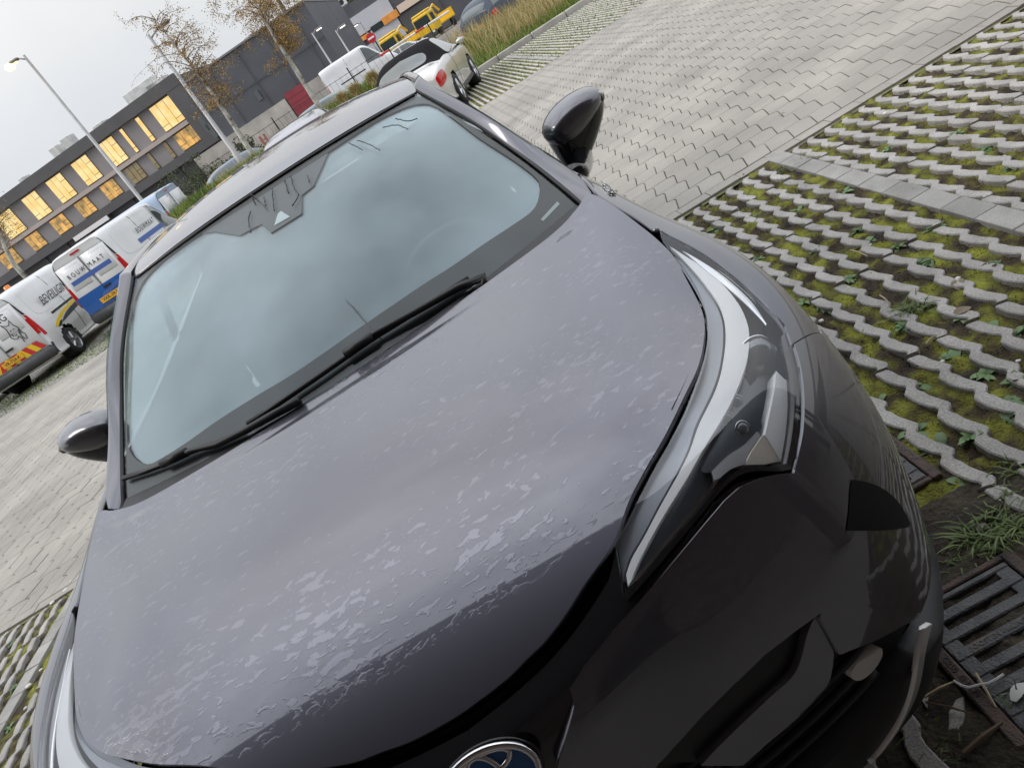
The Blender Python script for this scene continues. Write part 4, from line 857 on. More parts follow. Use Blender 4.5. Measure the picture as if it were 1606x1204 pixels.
# bumper skin, outline on the surface (right of the badge), picked down to the groove
groove_top = [(1290,960),(1245,993),(1201,1027),(1152,1074),(1105,1120),(1060,1170),(1029,1204)]
groove_bot = [(1284,966),(1271,994),(1252,1056),(1210,1097),(1169,1136),(1130,1174),(1102,1204)]
lip_bot = [(1312,1022),(1311,1040),(1308,1060),(1300,1080),(1255,1129),(1210,1167),(1169,1204)]
strip_mid = [(a*.95+p*.05, b*.95+q*.05) for (a, b), (p, q) in zip(strip_top, strip_bot)]
bu = BODY.pick([(1247,742)]+strip_mid, .008); ie = BODY.pick(inner_edge, .008); gt = BODY.pick(groove_top, .008)
vend = 5.2
# front edge of the fender / bumper joint
joint = BODY.pick([(1245,543),(1286,527)], 0)
ju = (joint[0][0]+joint[1][0])/2
bump_poly = [(u, v) for u, v in bu]+[(u, v) for u, v in ie]+[(ie[-1][0]+.02, 4.7), (ie[-1][0]+.35, 5.0)]+[(u, v) for u, v in reversed(gt)]
vent_px = [(1336,752),(1380,763),(1412,790),(1429,822),(1424,827),(1393,831),(1328,832),(1331,810),(1334,767)]
vn = BODY.pick(vent_px[:4], .0)
bump_poly += BODY.pick([(1286,968),(1318,1026),(1380,1001),(1441,968)], .006)+[(6.25, 6.0)]+fa[1:9]
jt = BODY.pick([(1252,600),(1250,680)], 0)
jx = BODY.pick([(1242,545)], 0)[0]
bump_poly += [(joint[1][0]+.10, joint[1][1]+.05), joint[1], (jx[0]+.03, jx[1]+.02)]+[(u+.03, v+.03) for u, v in BODY.pick([(1254,605),(1253,679)], 0)]
for mir in (False, True):
    fb = panel('front_bumper', BODY, bump_poly, PAINT, d=.006, thick=.03, steps=(.1, .12), sharp=range(len(bump_poly)), bstep=.4, mirror=mir, **K)
    k = dict(parent=fb, mirror=mir)
    gp = BODY.pick(groove_top, -.004)+BODY.pick(groove_bot[::-1], -.004)
    panel('bumper_groove', BODY, [(u, v) for u, v in gp], BLACKPL, d=-.018, thick=.01, steps=(.1, .12), sharp=(0, 6, 7, 13), **k)
    lp = BODY.pick(groove_bot, .004)+BODY.pick(lip_bot[::-1], .004)
    panel('bumper_lip', BODY, lp, PAINT, d=-.002, thick=.03, steps=(.1, .12), sharp=(0, 6, 7, 13), **k)
    vp = BODY.pick(vent_px, .008)
    vent = panel('air_vent_shade', BODY, vp, DARK, d=.0075, thick=0, steps=(.1, .12), sharp=(3, 4, 6, 7), **k)  # flat dark patch painted for the shade inside the recess
    fog = panel('fog_light', BODY, BODY.pick([(1328,1050),(1337,1037),(1376,1013),(1377,1024),(1364,1046),(1346,1061),(1332,1061)], -.02), mat('fog_lens', (.78, .76, .73), .25, .0, coat=1), d=-.012, thick=.02, steps=(.1, .12), sharp=(2,), **k)
    panel('chrome_blade', BODY, BODY.pick([(1441,982),(1452,975),(1442,1020),(1425,1093),(1398,1172),(1384,1204),(1372,1204),(1381,1180),(1411,1115),(1432,1028)], .01), mat('satin_silver_trim', (.80, .79, .78), .28, .6), d=.020, thick=.010, steps=(.1, .12), sharp=(0, 1, 5, 6), **k)
# black centre part with the badge
wing = BODY.pick([(964,862),(978,928),(986,944),(1010,930)], -.016)
bl = BODY.pick(strip_top[::-1], -.016)
blk = [(0, .34)]+[(u, .34) for u in (.3, .6, 1.0, 1.4, 1.75)]+[BODY.pick([(962,852)], 0)[0]]+[(u, v) for u, v in BODY.pick([(974,924),(982,944)], -.012)]+[(u+.0, v+.02) for u, v in BODY.pick([(1000,932),(1048,876),(1094,822),(1133,775),(1156,756),(1190,748)], -.012)]
blk += BODY.pick([(1205,760),(1160,800),(1100,868),(1028,965),(960,1040),(910,1095)], -.02)+[(BODY.pick([(905,1130)], -.02)[0][0], 3.3), (ie[-1][0]+.15, 4.3), (ie[-1][0]+.4, 5.1), (0, 5.1)]
for mir in (False, True):
    panel('front_trim', BODY, blk, GLOSSBLACK, d=-.014, thick=.01, steps=(.1, .12), sharp=range(len(blk)), mirror=mir, **K)
    lowp = [(0, 5.0), (1.2, 4.9), (2.0, 4.9), (3.0, 4.9), (4.6, 4.9), (5.6, 5.2), (6.1, 5.4), (6.1, 6.6), (0, 6.6)]
    lg = panel('lower_grille', BODY, lowp, BLACKPL, d=-.034, thick=.01, steps=(.2, .2), sharp=range(9), mirror=mir, **K)
    panel('splitter', BODY, [(0, 6.62), (3.6, 6.62), (4.6, 6.9), (5.4, 7.1), (6.15, 6.9), (6.2, 8), (0, 8)], BLACKPL, d=.012, thick=.05, steps=(.2, .2), sharp=range(7), mirror=mir, **K)
    sl = MB()
    for vv in (5.35, 5.7, 6.05, 6.4):
        uu = np.linspace(0.0, 3.2, 24); P_ = BODY.E(uu, np.full(24, vv), -.02)
        if mir: P_[:, 0] *= -1
        o = MB().tube(P_, .008, 6).build('grille_slat', BLACKPL, lg, True, True)
# fender, doors, rear
fl = BODY.pick([(1247,542),(1226,512),(1200,483),(1172,456),(1134,425),(1095,397),(1048,372),(1036,362)], 0)
fend = [(joint[1][0]+.0, joint[1][1]-.03), (jx[0]+.02, jx[1]-.03)]+[(u+.02, v+.06) for u, v in fl[1:-1]]+[(fl[-1][0]+.03, max(.33, fl[-1][1]))]+[(u, .275) for u in np.linspace(fl[-1][0]+.10, 8.9, 8)]+[(9.3, .33), (9.85, .30), (9.9, 2), (9.88, 5), (9.85, 7.6)]+list(reversed(fa[9:]))
fend += [(joint[1][0]+.10, joint[1][1]+.01)]
for mir in (False, True):
    k = dict(steps=(.12, .2), thick=.012, mirror=mir, **K)
    panel('front_fender', BODY, fend, PAINT, d=.004, sharp=range(len(fend)), bstep=.5, **k)
    dr = panel('front_door', BODY, [(9.93, .3)]+[(u, .1) for u in np.linspace(10, 11.6, 8)]+[(11.62, 7.2), (9.9, 7.2)], PAINT, d=.004, sharp=range(12), **k)
    panel('rear_door', BODY, [(11.66, .1), (12.7, .1), (12.75, 3.0), (12.45, 4.5), (12.3, 7.2), (11.66, 7.2)], PAINT, d=.004, sharp=range(6), **k)
    panel('rear_fender', BODY, [(12.75, .05), (13.5, .05), (14.2, .1), (15, .1), (16, .1), (16, 4.5), (14.3, 4.5), (14.1, 7)]+list(reversed(ra))+[(12.5, 4.5), (12.8, 3.0)], PAINT, d=.004, sharp=range(8), **k)
    panel('rear_bumper', BODY, [(14.35, 4.6), (16, 4.6), (16, 7.6), (14.2, 7.6)], PAINT, d=.004, sharp=range(4), **k)
    panel('tail_light', BODY, [(13.7, 1.6), (14.6, 1.5), (14.7, 2.4), (13.9, 2.5)], mat('tail_light_red', (.45, .01, .01), .1, coat=1), d=.012, sharp=range(4), **k)
# dark body shell under the panels
lens_u = np.array(lens_uv)
for mir in (False, True):
    nu, nv = 120, 40; U, W_ = BODY.grid(nu, nv); P_ = BODY.E(U, W_, -.045); keep = []
    inl = inside(lens_u, U, W_)
    yc = P_[:, 1]; zc = P_[:, 2]
    hole = (np.hypot(yc-.93, zc-.34) < .42) | (np.hypot(yc-3.57, zc-.34) < .42) | inl
    for i in range(nu-1):
        for j in range(nv-1):
            q = (i*nv+j, (i+1)*nv+j, (i+1)*nv+j+1, i*nv+j+1)
            if not any(hole[list(q)]): keep.append(q if not mir else q[::-1])
    if mir: P_ = P_*np.array([-1, 1, 1])
    mobj('body_shell', P_, keep, DARK, car, True, None, True)
MB().box((0, 2.2, .24), (1.5, 3.9, .06)).build('floor_pan', DARK, car, False, True)

# ---- badge on the nose
ec = np.array([0, .036, .732]); en = np.array([0, -.93, .36]); en /= np.linalg.norm(en); eu = np.array([1., 0, 0]); ev = np.cross(eu, en)*-1
if ev[2] < 0: ev = -ev
def ell(rx, ry, n=48, cx=0, cy=0, d=0.0): return [ec+eu*(cx+rx*cos(2*pi*i/n))+ev*(cy+ry*sin(2*pi*i/n))+en*d for i in range(n+1)]
EM = (.076, .052)
emb = mobj('badge', [ec+en*.004]+ell(EM[0], EM[1], d=.003), [(0, i+1, i+2) for i in range(48)], BLUE, car, True, None, True)
mobj('badge_plinth', [ec+en*.0]+ell(EM[0]*1.12, EM[1]*1.14, d=-.004), [(0, i+1, i+2) for i in range(48)], GLOSSBLACK, emb, True, None, True)
MB().tube(ell(EM[0], EM[1], d=.005), .0058, 8, False).build('badge_ring', CHROME, emb, True, True)
MB().tube(ell(EM[0]*.36, EM[1]*.93, d=.005, cy=-.001), .0048, 8, False).build('badge_ring', CHROME, emb, True, True)
MB().tube(ell(EM[0]*.66, EM[1]*.36, d=.005, cy=EM[1]*.56), .0048, 8, False).build('badge_ring', CHROME, emb, True, True)

# ---- mirrors
def mirror_part(name, outline, y0, depth, sweep, m, par, s, rings=10, back=True, pw=.62):
    O = resample(outline, .012); cx, cz = O.mean(0); V = []; F = []; n = len(O)
    for i in range(rings+1):
        a = pi/2*i/rings; k = max(.02, sin(a))**pw; dy = -depth*cos(a)
        for x, z in O:
            X, Z = cx+(x-cx)*k, cz+(z-cz)*k; V.append((s*(.84+(X-.84)*.93), y0+dy+sweep*(X-.84), Z-.036))
    for i in range(rings):
        for j in range(n):
            q = (i*n+j, i*n+(j+1) % n, (i+1)*n+(j+1) % n, (i+1)*n+j); F.append(q if s > 0 else q[::-1])
    F.append(tuple(range(n)) if s < 0 else tuple(range(n-1, -1, -1)))
    if back: F.append(tuple(rings*n+j for j in (range(n) if s > 0 else range(n-1, -1, -1))))
    return mobj(name, V, F, m, par, True, None, True)
capo = [(.838,1.165),(.85,1.197),(.90,1.223),(.98,1.233),(1.06,1.223),(1.102,1.203),(1.114,1.183),(1.085,1.152),(1.0,1.120),(.92,1.106),(.86,1.118)]
lowo = [(.846,1.16),(.88,1.19),(.98,1.20),(1.08,1.195),(1.116,1.176),(1.095,1.132),(1.03,1.078),(.958,1.034),(.908,1.014),(.872,1.017),(.852,1.06)]
indo = [(1.070,1.205),(1.100,1.194),(1.114,1.178),(1.100,1.152),(1.086,1.150),(1.078,1.178)]
for s in (1, -1):
    mc = mirror_part('side_mirror', lowo, 1.80, .095, .33, GLOSSBLACK, car, s, pw=.5)
    mirror_part('mirror_cap', capo, 1.795, .108, .33, PAINT, mc, s, pw=.5)
    mirror_part('mirror_indicator', indo, 1.79, .075, .33, AMBER, mc, s, pw=.6)
    MB().box((0, 0, 0), (.01, .01, .01))
    st = [(.800, 1.45, 1.060), (.838, 1.53, 1.034), (.872, 1.62, 1.020), (.905, 1.72, 1.024)]
    MB().tube([(s*x, y, z) for x, y, z in st], [.030, .026, .027, .034], 14).build('mirror_stalk', GLOSSBLACK, mc, True, True)
# fender badge letters
tcu = bpy.data.curves.new('fender_badge', 'FONT'); tcu.body = 'HYBRID'; tcu.size = .026; tcu.extrude = .002; tcu.space_character = 1.25
to = bpy.data.objects.new('tmp_text', tcu); C.objects.link(to); dg = bpy.context.evaluated_depsgraph_get(); me = bpy.data.meshes.new_from_object(to.evaluated_get(dg)); bpy.data.objects.remove(to)
me.materials.append(CHROME); fbd = link('fender_badge', me, car, True); 
q = BODY.pick([(966,309)])[0]; p = BODY.E(np.array([q[0]]), np.array([q[1]]), .007)[0]; nn = BODY.N(np.array([q[0]]), np.array([q[1]]))[0]
zx = Vector(nn); xx = Vector((.10, 1, -.02)); xx = (xx-zx*xx.dot(zx)).normalized(); yy = zx.cross(xx)
fbd.matrix_local = Matrix.Translation(-car.location) @ Matrix.Translation(Vector(p)) @ Matrix((xx, yy, zx)).transposed().to_4x4()

# ---- cowl and wipers
cu = np.linspace(-.98, .98, 40); top = WSURF.E(cu, np.full(40, .035), .004)
hr = np.stack([cu*.745, rear_y(cu*.745)-.03, hood_z(cu*.745, rear_y(cu*.745))-.030], 1)
V = np.r_[hr, (hr+top)/2+np.array([0, 0, -.006]), top]; F = [(i+k*40, i+1+k*40, i+41+k*40, i+40+k*40) for i in range(39) for k in (0, 1)]
cowl = mobj('cowl_panel', V, F, BLACKPL, car, True, None, True)
def wpts(px, d): 
    uv = np.array(WSURF.pick(px, d)); return WSURF.E(uv[:, 0], uv[:, 1], d)
for blade, knuckle, arm in ((((735,436),(680,472),(630,503),(583,532),(560,548),(500,590),(440,631),(388,664)), ((585,527),(540,556)), ((808,412),(760,434),(720,450),(650,490),(590,522),(560,542))),
                            (((377,679),(340,694),(300,708),(270,723),(230,738),(193,750)), ((292,709),(254,727)), ((470,628),(420,655),(383,676),(340,697),(300,706),(272,719)))):
    wp = MB().tube(wpts(arm, .020), [.012, .011, .010, .009, .008, .007], 8).build('wiper', BLACKPL, car, True, True)
    MB().tube(wpts(blade, .012), .008, 6).build('wiper_blade', RUBBER, wp, True, True)
    MB().tube(wpts(knuckle, .018), .013, 8).build('blade_joint', BLACKPL, wp, True, True)

drips = [((401,295),(405,314),(401,321)), ((393,331),(390,345),(393,365)), ((414,309),(416,323)), ((427,295),(428,314),(430,331)), ((446,281),(452,303)), ((456,276),(461,295),(468,306),(458,323)), ((482,275),(485,286)), ((547,224),(568,235)), ((560,220),(578,226),(596,236)), ((620,186),(640,190),(655,186)), ((600,200),(622,196),(640,203))]
for q in drips:
    P_ = resample([tuple(p) for p in wpts(list(q), .001)], .006, False); P_[1:-1, 0] += np.random.normal(0, .0012, len(P_)-2)
    MB().tube(P_, [.0016]*len(P_), 4).build('water_run', FRIT, screen, True, True)
# ---- cabin seen through the glass
da = Surf([[(x, 1.22+.10*(x/.7)**2, 1.00), (x, 1.42+.04*(x/.7)**2, 1.025+(.045 if x > .15 else 0)), (x, 1.58, 1.00+(.03 if x > .15 else 0)), (x, 1.63, .85)] for x in (-.70, -.45, -.2, 0, .2, .38, .55, .70)])
panel('dashboard', da, [(0,0),(7,0),(7,3),(0,3)], DASH, steps=(.25, .25), thick=0, sharp=range(4), **K)
ctr = Vector((.37, 1.70, .93)); ax = Vector((0, .92, .40)).normalized(); q = ax.to_track_quat('Z', 'Y')
sw = MB().tube([ctr+q@Vector((.18*cos(2*pi*i/36), .18*sin(2*pi*i/36), 0)) for i in range(37)], .015, 8, False).build('steering_wheel', mat('wheel_leather_sheen', (.16, .16, .165), .4), car, True, True)  # leather colour paled to carry the rim's reflected light
MB().lathe([(.001, -.03), (.07, -.02), (.075, .02), (.001, .03)], tuple(ctr), 'Y', 20).build('wheel_hub', DASH, sw, True, True)
for a in (0, pi, -pi/2): MB().tube([ctr, ctr+q@Vector((.18*cos(a), .18*sin(a), 0))], .014, 6).build('wheel_spoke', DASH, sw, True, True)
for x in (.37, -.37):
    st = MB().box((x, 2.15, .48), (.5, .52, .18), bev=.06).build('seat', SEAT, car, True, True)
    b = MB(); V = []
    b.box((0, 0, 0), (.48, .14, .62), bev=.06); R_ = Matrix.Rotation(-.3, 4, 'X')
    b.V = [tuple(R_@Vector(v)+Vector((x, 2.48, .84))) for v in b.V]; b.build('seat_back', SEAT, st, True, True)
    b = MB().box((0, 0, 0), (.27, .10, .19), bev=.04); b.V = [tuple(R_@Vector(v)+Vector((x, 2.60, 1.23))) for v in b.V]; b.build('head_rest', SEAT, st, True, True)
MB().box((0, 3.2, .75), (1.3, .16, .8), bev=.06).build('rear_seat', SEAT, car, True, True)
MB().tube([wpts([(415,350)], -.05)[0]+np.array([x, .04, 0]) for x in (-.11, -.05, .05, .11)], [.02, .032, .032, .02], 10).build('rear_view_mirror', BLACKPL, car, True, True)
# wheels
for y in (.93, 3.57):
    for s in (1, -1):
        w = MB().lathe([(.235, -.10), (.30, -.105), (.335, -.085), (.342, 0), (.335, .085), (.30, .105), (.235, .10)], (s*.775, y, .342), 'X', 36).build('wheel', TYRE, car, True, True)
        rm = MB().lathe([(.24, -.08), (.22, .02), (.235, .095)], (s*.775, y, .342), 'X', 36)
        rm.lathe([(.001, .07*s), (.05, .075*s), (.06, .04*s)], (s*.775, y, .342), 'X', 20)
        for k in range(5):
            a = 2*pi*k/5; rm.tube([(s*.85, y+.03*cos(a), .342+.03*sin(a)), (s*.86, y+.23*cos(a), .342+.23*sin(a))], [.035, .022], 6)
        rm.build('rim', ALLOY, w, True, True)
        MB().lathe([(.001, 0), (.40, 0), (.42, .25*s), (.41, .25*s)], (s*.55, y, .36), 'X', 30).build('wheel_housing', DARK, car, True, True)
# ================================================================== building over the photographer (mirrored in the hood)
def gobj(o): o.rotation_euler = (0, 0, TH); return o
CANB = mat('dark_brick_wall', (.18, .135, .125), .85, var=.35, vscale=6); SOFF = mat('brown_soffit', (.16, .14, .132), .6, var=.2, vscale=2)
nb_ = empty('overhanging_building', g2w(0, -3.5, 0), TH); tag(nb_, 'dark brick building whose overhang is mirrored in the front of the hood', 'building')
MB().box((0, .98, 4.85), (46, 6.0, .5)).build('overhang', SOFF, nb_)
MB().box((0, .2, 2.30), (46, .35, 4.59)).build('wall', CANB, nb_)
MB().box((0, -1.2, 6.4), (46, 4.0, 2.5)).build('upper_wall', CANB, nb_)
for k in range(-4, 5): MB().box((k*5+2.4, 2.6, 2.3), (.3, .3, 4.59), bev=.02).build('column', SOFF, nb_)
for k in range(-4, 4): MB().box((k*5+1.0, .40, 1.1), (1.1, .05, 2.2), bev=.01).build('door', mat('dark_door', (.02, .02, .022), .4), nb_)

# ================================================================== vehicles of the far row and beyond
CARGLASS = mat('car_window_glass', (.035, .05, .05), .04, 0, coat=1, spec=.8)
REDL = mat('red_lamp', (.50, .012, .012), .12, coat=1); DKPL = mat('grey_bumper_plastic', (.055, .056, .06), .6, var=.2, vscale=8)
YEL = mat('plate_yellow', (.80, .42, .03), .5); BLK = mat('black_print', (.015, .015, .015), .5); WHITE = mat('white_van_paint', (.72, .73, .74), .25, coat=.8, var=.05, vscale=2)
def sect(y, ws, wb, wr, zb, zl, zt):
    zm = zb+(zl-zb)*.5
    return [(0, y, zb), (ws*.9, y, zb), (ws, y, zb+.10), (wb*1.0, y, zm), (wb*.99, y, zl), (wb+(wr-wb)*.42, y, zl+(zt-zl)*.5), (wr, y, zt-.06*min(1, (zt-zl)/.3)), (wr*.55, y, zt-.01), (0, y, zt)]
def body(name, S, m, parent, wheels, wr, nu=110, nv=64):
    U, W = S.grid(nu, nv); P_ = S.P(U, W); V = list(map(tuple, P_))+[(-x, y, z) for x, y, z in P_]; F = []
    for i in range(nu-1):
        for j in range(nv-1):
            q = [i*nv+j, i*nv+j+1, (i+1)*nv+j+1, (i+1)*nv+j]; c = P_[q].mean(0)
            if c[0] > .5 and any(math.hypot(c[1]-w, c[2]-wr) < wr+.05 for w in wheels): continue
            F.append(tuple(q)); F.append(tuple(k+nu*nv for k in reversed(q)))
    for i in (0, nu-1):
        r = [i*nv+j for j in range(nv)]+[nu*nv+i*nv+j for j in range(nv-2, 0, -1)]; F.append(tuple(r if i else reversed(r)))
    return mobj(name, V, F, m, parent, True)
def wheels(root, ys, r, w, rimm, width=.2):
    for y in ys:
        for s in (1, -1):
            t = MB().lathe([(r*.66, -width/2), (r*.94, -width/2), (r, -width*.35), (r, width*.35), (r*.94, width/2), (r*.66, width/2)], (s*(w-width/2), y, r), 'X', 28).build('wheel', TYRE, root, True)
            rim = MB().lathe([(.01, width*.42*s), (r*.22, width*.44*s), (r*.3, width*.30*s), (r*.60, width*.28*s), (r*.67, width*.46*s)], (s*(w-width/2), y, r), 'X', 28)
            rim.build('rim', rimm, t, True)
            for k in range(5):
                a = 2*pi*k/5; MB().tube([(s*w*1.0-s*.02, y+r*.15*cos(a), r+r*.15*sin(a)), (s*w-s*.025, y+r*.62*cos(a), r+r*.62*sin(a))], r*.09, 5).build('spoke', rimm, t)
            MB().lathe([(.01, 0), (r+.04, 0), (r+.05, .2*s), (r+.04, .2*s)], (s*(w-.26), y, r+.02), 'X', 20).build('wheel_well', DARK, root, True)
STEEL = mat('steel_wheel_cover', (.42, .43, .45), .35, .8)
RX = Matrix.Rotation(pi/2, 4, 'X')
def side_M(x, y, z, tilt=0.0): return Matrix.Translation((x, y, z)) @ Matrix(((0, 0, 1, 0), (1, 0, 0, 0), (0, 1, 0, 0), (0, 0, 0, 1))) @ Matrix.Rotation(tilt, 4, 'X')
def rear_M(x, z, y=-.02, tilt=0.0): return Matrix.Translation((x, y, z)) @ Matrix.Rotation(pi/2-tilt, 4, 'X')
def quad(name, pts, m, parent): return mobj(name, pts, [tuple(range(len(pts)))], m, parent)
def van(name, loc, rz, label, W=1.0, group=None, H=1.0, blue=False, plain=False):
    r = empty(name, loc, rz); tag(r, label, 'van', group)
    secs = [sect(0, .80, .85, .70, .30, 1.0, 1.76), sect(.10, .86, .90, .75, .26, 1.0, 1.80), sect(.7, .87, .91, .77, .24, 1.0, 1.82), sect(1.5, .87, .91, .77, .24, 1.0, 1.82), sect(2.3, .87, .91, .77, .24, 1.0, 1.82), sect(2.75, .87, .905, .74, .24, 1.0, 1.77), sect(3.1, .87, .90, .72, .24, 1.0, 1.52), sect(3.45, .86, .89, .74, .24, .98, 1.18), sect(3.8, .84, .87, .72, .25, .90, 1.05), sect(4.1, .78, .80, .6, .28, .74, .86), sect(4.25, .6, .62, .45, .34, .58, .64)]
    S = Surf([[(x*W, y, z*H if z > .5 else z) for x, y, z in s] for s in secs]); S.flip = 1 if S.N(np.array([4.]), np.array([4.]))[0][0] > 0 else -1
    body('body', S, WHITE, r, (.72, 3.35), .31); wheels(r, (.72, 3.35), .31, .88*W, STEEL)
    k = dict(parent=r, world=False, thick=.004, steps=(.2, .2))
    for mir in (False, True):
        panel('side_window', S, [(4.35, 4.25), (6.9, 4.2), (6.6, 5.0), (5.6, 5.75), (4.45, 5.85)], CARGLASS, d=.006, mirror=mir, sharp=range(5), **k)
        panel('lower_trim', S, [(0.1, 1.6), (.62, 1.6), (.62, 2.75), (0.1, 2.75)], DKPL, d=.008, mirror=mir, sharp=range(4), **k)
        for uu in (2.98, 4.28): panel('door_seam', S, [(uu, 2.0), (uu+.025, 2.0), (uu+.025, 5.9), (uu, 5.9)], BLK, d=.003, mirror=mir, sharp=range(4), **k)
        panel('slide_rail', S, [(2.0, 3.9), (3.9, 3.9), (3.9, 4.02), (2.0, 4.02)], BLK, d=.006, mirror=mir, sharp=range(4), **k)
        panel('tail_lamp', S, [(.05, 3.3), (.72, 3.3), (.62, 4.6), (.05, 4.7)], REDL, d=.012, mirror=mir, sharp=range(4), **k)
        panel('lamp_trim', S, [(.05, 4.75), (.60, 4.65), (.14, 6.0), (.05, 6.0)], BLK, d=.010, mirror=mir, sharp=range(4), **k)
        pl = [(1.5, 4.3), (2.9, 4.3), (2.9, 5.5), (2.6, 5.8), (1.6, 5.8), (1.4, 5.2)]
        panel('side_pressing', S, pl, WHITE, d=.006, mirror=mir, parent=r, world=False, thick=.02, steps=(.2, .2))
        panel('side_pressing', S, [(3.05, 4.3), (4.15, 4.3), (4.2, 5.4), (4.1, 5.8), (3.1, 5.8), (3.0, 5.2)], WHITE, d=.006, mirror=mir, parent=r, world=False, thick=.02, steps=(.2, .2))
    panel('windscreen', S, [(5.25, 8), (5.45, 6.2), (6.95, 6.0), (7.05, 8)], CARGLASS, d=.006, sharp=range(4), **k); panel('windscreen', S, [(5.25, 8), (5.45, 6.2), (6.95, 6.0), (7.05, 8)], CARGLASS, d=.006, sharp=range(4), mirror=True, **k)
    # tail: bumper, doors, lamps, plate
    MB().box((0, -.04, .42), (1.70*W, .16, .22), bev=.05).build('rear_bumper', DKPL, r, True)
    for s in (-1, 1): 
        MB().box((s*.40*W, -.012, 1.06*H), (.74*W, .02, 1.08*H), bev=.03).build('rear_door', WHITE, r, True)
        MB().box((s*.40*W, -.022, 1.30*H), (.58*W, .015, .46*H), bev=.05).build('door_pressing', WHITE, r, True)
        MB().box((s*.795*W, .0, 1.0*H), (.09, .03, .36), bev=.01).build('tail_lamp', REDL, r)
    MB().box((0, -.025, 1.06*H), (.008, .01, 1.1*H)).build('door_gap', BLK, r); MB().box((0, -.015, 1.70*H), (.22, .02, .03)).build('brake_light', REDL, r)
    pt = MB().box((0, -.05, .66), (.50, .012, .11)).build('number_plate', YEL, r)
    if not plain: text_mesh('number', 'VXK-39-S' if blue else 'VR-724-K', .095, BLK, pt, rear_M(0, .66, -.058), .001)
    MB().box((.1*W, -.04, .86), (.16, .03, .04)).build('door_handle', BLK, r)
    return r, S, k
v1, S1, k1 = van('security_van', g2w(-9.22, 15.0), TH, 'white van with security lettering, a dog drawing and red and yellow tail stripes')
text_mesh('side_lettering', 'BEVEILIGING', .27, BLK, v1, side_M(.918, 1.42, 1.27, .16), .001, 1.0).scale = (.98, 1, 1)
text_mesh('rear_lettering', 'BEVEILIGING', .20, BLK, v1, rear_M(-.02, 1.42, -.034), .001)
dogl = [[(.10,.30),(.06,.42),(.14,.34),(.20,.33),(.27,.41),(.27,.30)],[(.10,.30),(.08,.20),(.05,.12),(.08,.06),(.14,.04),(.19,.07)],[(.27,.30),(.31,.22),(.30,.12),(.33,.04),(.29,-.06)],[(.13,.22),(.16,.23)],[(.20,.23),(.23,.22)],[(.14,.12),(.17,.10),(.19,.13)],[(.19,.07),(.22,.0),(.20,-.08)],[(.25,.14),(.24,.04),(.26,-.05)],[(.28,.18),(.27,.08)],[(.12,.17),(.11,.11)]]
dg_ = MB()
for ln in dogl: dg_.tube([(x+.26, -.036, z+.92) for x, z in ln], .008, 4)
dg_.build('dog_drawing', BLK, v1)
STY = mat('stripe_yellow', (.80, .55, .02), .45); STR = mat('stripe_red', (.55, .03, .03), .45)
for i in range(12):
    x = -.74+i*.124; s = 1 if x > 0 else -1
    quad('hazard_stripe', [(x, -.037, .56), (x+.124, -.037, .56), (x+.124+s*-.10, -.037, .74), (x+s*-.10, -.037, .74)], STR if i % 2 else STY, v1)
panel('yellow_swoosh', S1, [(1.6, 3.35), (2.4, 3.75), (4.3, 3.95), (4.3, 3.85), (2.5, 3.6), (1.7, 3.25)], STY, d=.008, **k1); panel('dark_swoosh', S1, [(1.75, 3.22), (2.0, 3.42), (2.15, 3.40), (1.95, 3.2)], BLK, d=.008, **k1); panel('dark_swoosh', S1, [(2.1, 3.3), (2.7, 3.6), (4.2, 3.78), (4.2, 3.6), (2.6, 3.35)], mat('dark_blue_film', (.02, .03, .05), .4), d=.008, **k1)
MB().lathe([(.001, .09), (.06, .08), (.07, 0)], (.3, 1.2, 1.81), 'Z', 14).build('beacon', mat('orange_beacon', (.75, .22, .03), .2), v1, True)
BLUEP = mat('blue_van_film', (.01, .10, .38), .3, coat=.6); BLUEB = mat('faded_blue_bar', (.06, .13, .40), .4)
v2, S2, k2 = van('builder_van', g2w(-6.98, 15.5), TH-radians(5), 'white van with blue tailgate bottom and spaced lettering over a blue bar', W=.80, blue=True)
for wx, wd in ((-.255, 'BOUW'), (.245, 'MAAT')): text_mesh('rear_lettering', wd, .135, BLK, v2, rear_M(wx, 1.36, -.034), .001, 1.7).scale = (.78, 1, 1)
quad('blue_bar', [(-.50, -.033, 1.17), (.50, -.033, 1.17), (.50, -.033, 1.26), (-.50, -.033, 1.26)], BLUEB, v2)
quad('blue_tail_panel', [(-.66, -.030, .54), (.66, -.030, .54), (.68, -.030, .93), (-.68, -.030, .93)], BLUEP, v2)
quad('white_wave', [(-.25, -.034, .66), (.30, -.034, .78), (.60, -.034, .80), (.60, -.034, .84), (.25, -.034, .85), (-.1, -.034, .78)], BLUEB, v2)
text_mesh('side_lettering', 'BOUWMAAT', .17, BLK, v2, side_M(.725, 1.75, 1.38, .16), .001, 1.4).scale = (.85, 1, 1)
quad('blue_bar', [(.722, 1.05, 1.14), (.722, 2.5, 1.14), (.712, 2.5, 1.24), (.712, 1.05, 1.24)], BLUEB, v2)
v3, S3, k3 = van('plain_van', g2w(-11.75, 13.75), TH, 'van almost wholly outside the picture, its dark rear wheel showing at the left edge', plain=True)
v4, S4, k4 = van('pale_van', g2w(-7.6, 24.6), TH+radians(80), 'pale blue van roof behind the builder van', plain=True, H=1.06)
for o in v4.children:
    if o.name.startswith('body'): o.data.materials[0] = mat('pale_blue_paint', (.40, .50, .66), .3, coat=.6)

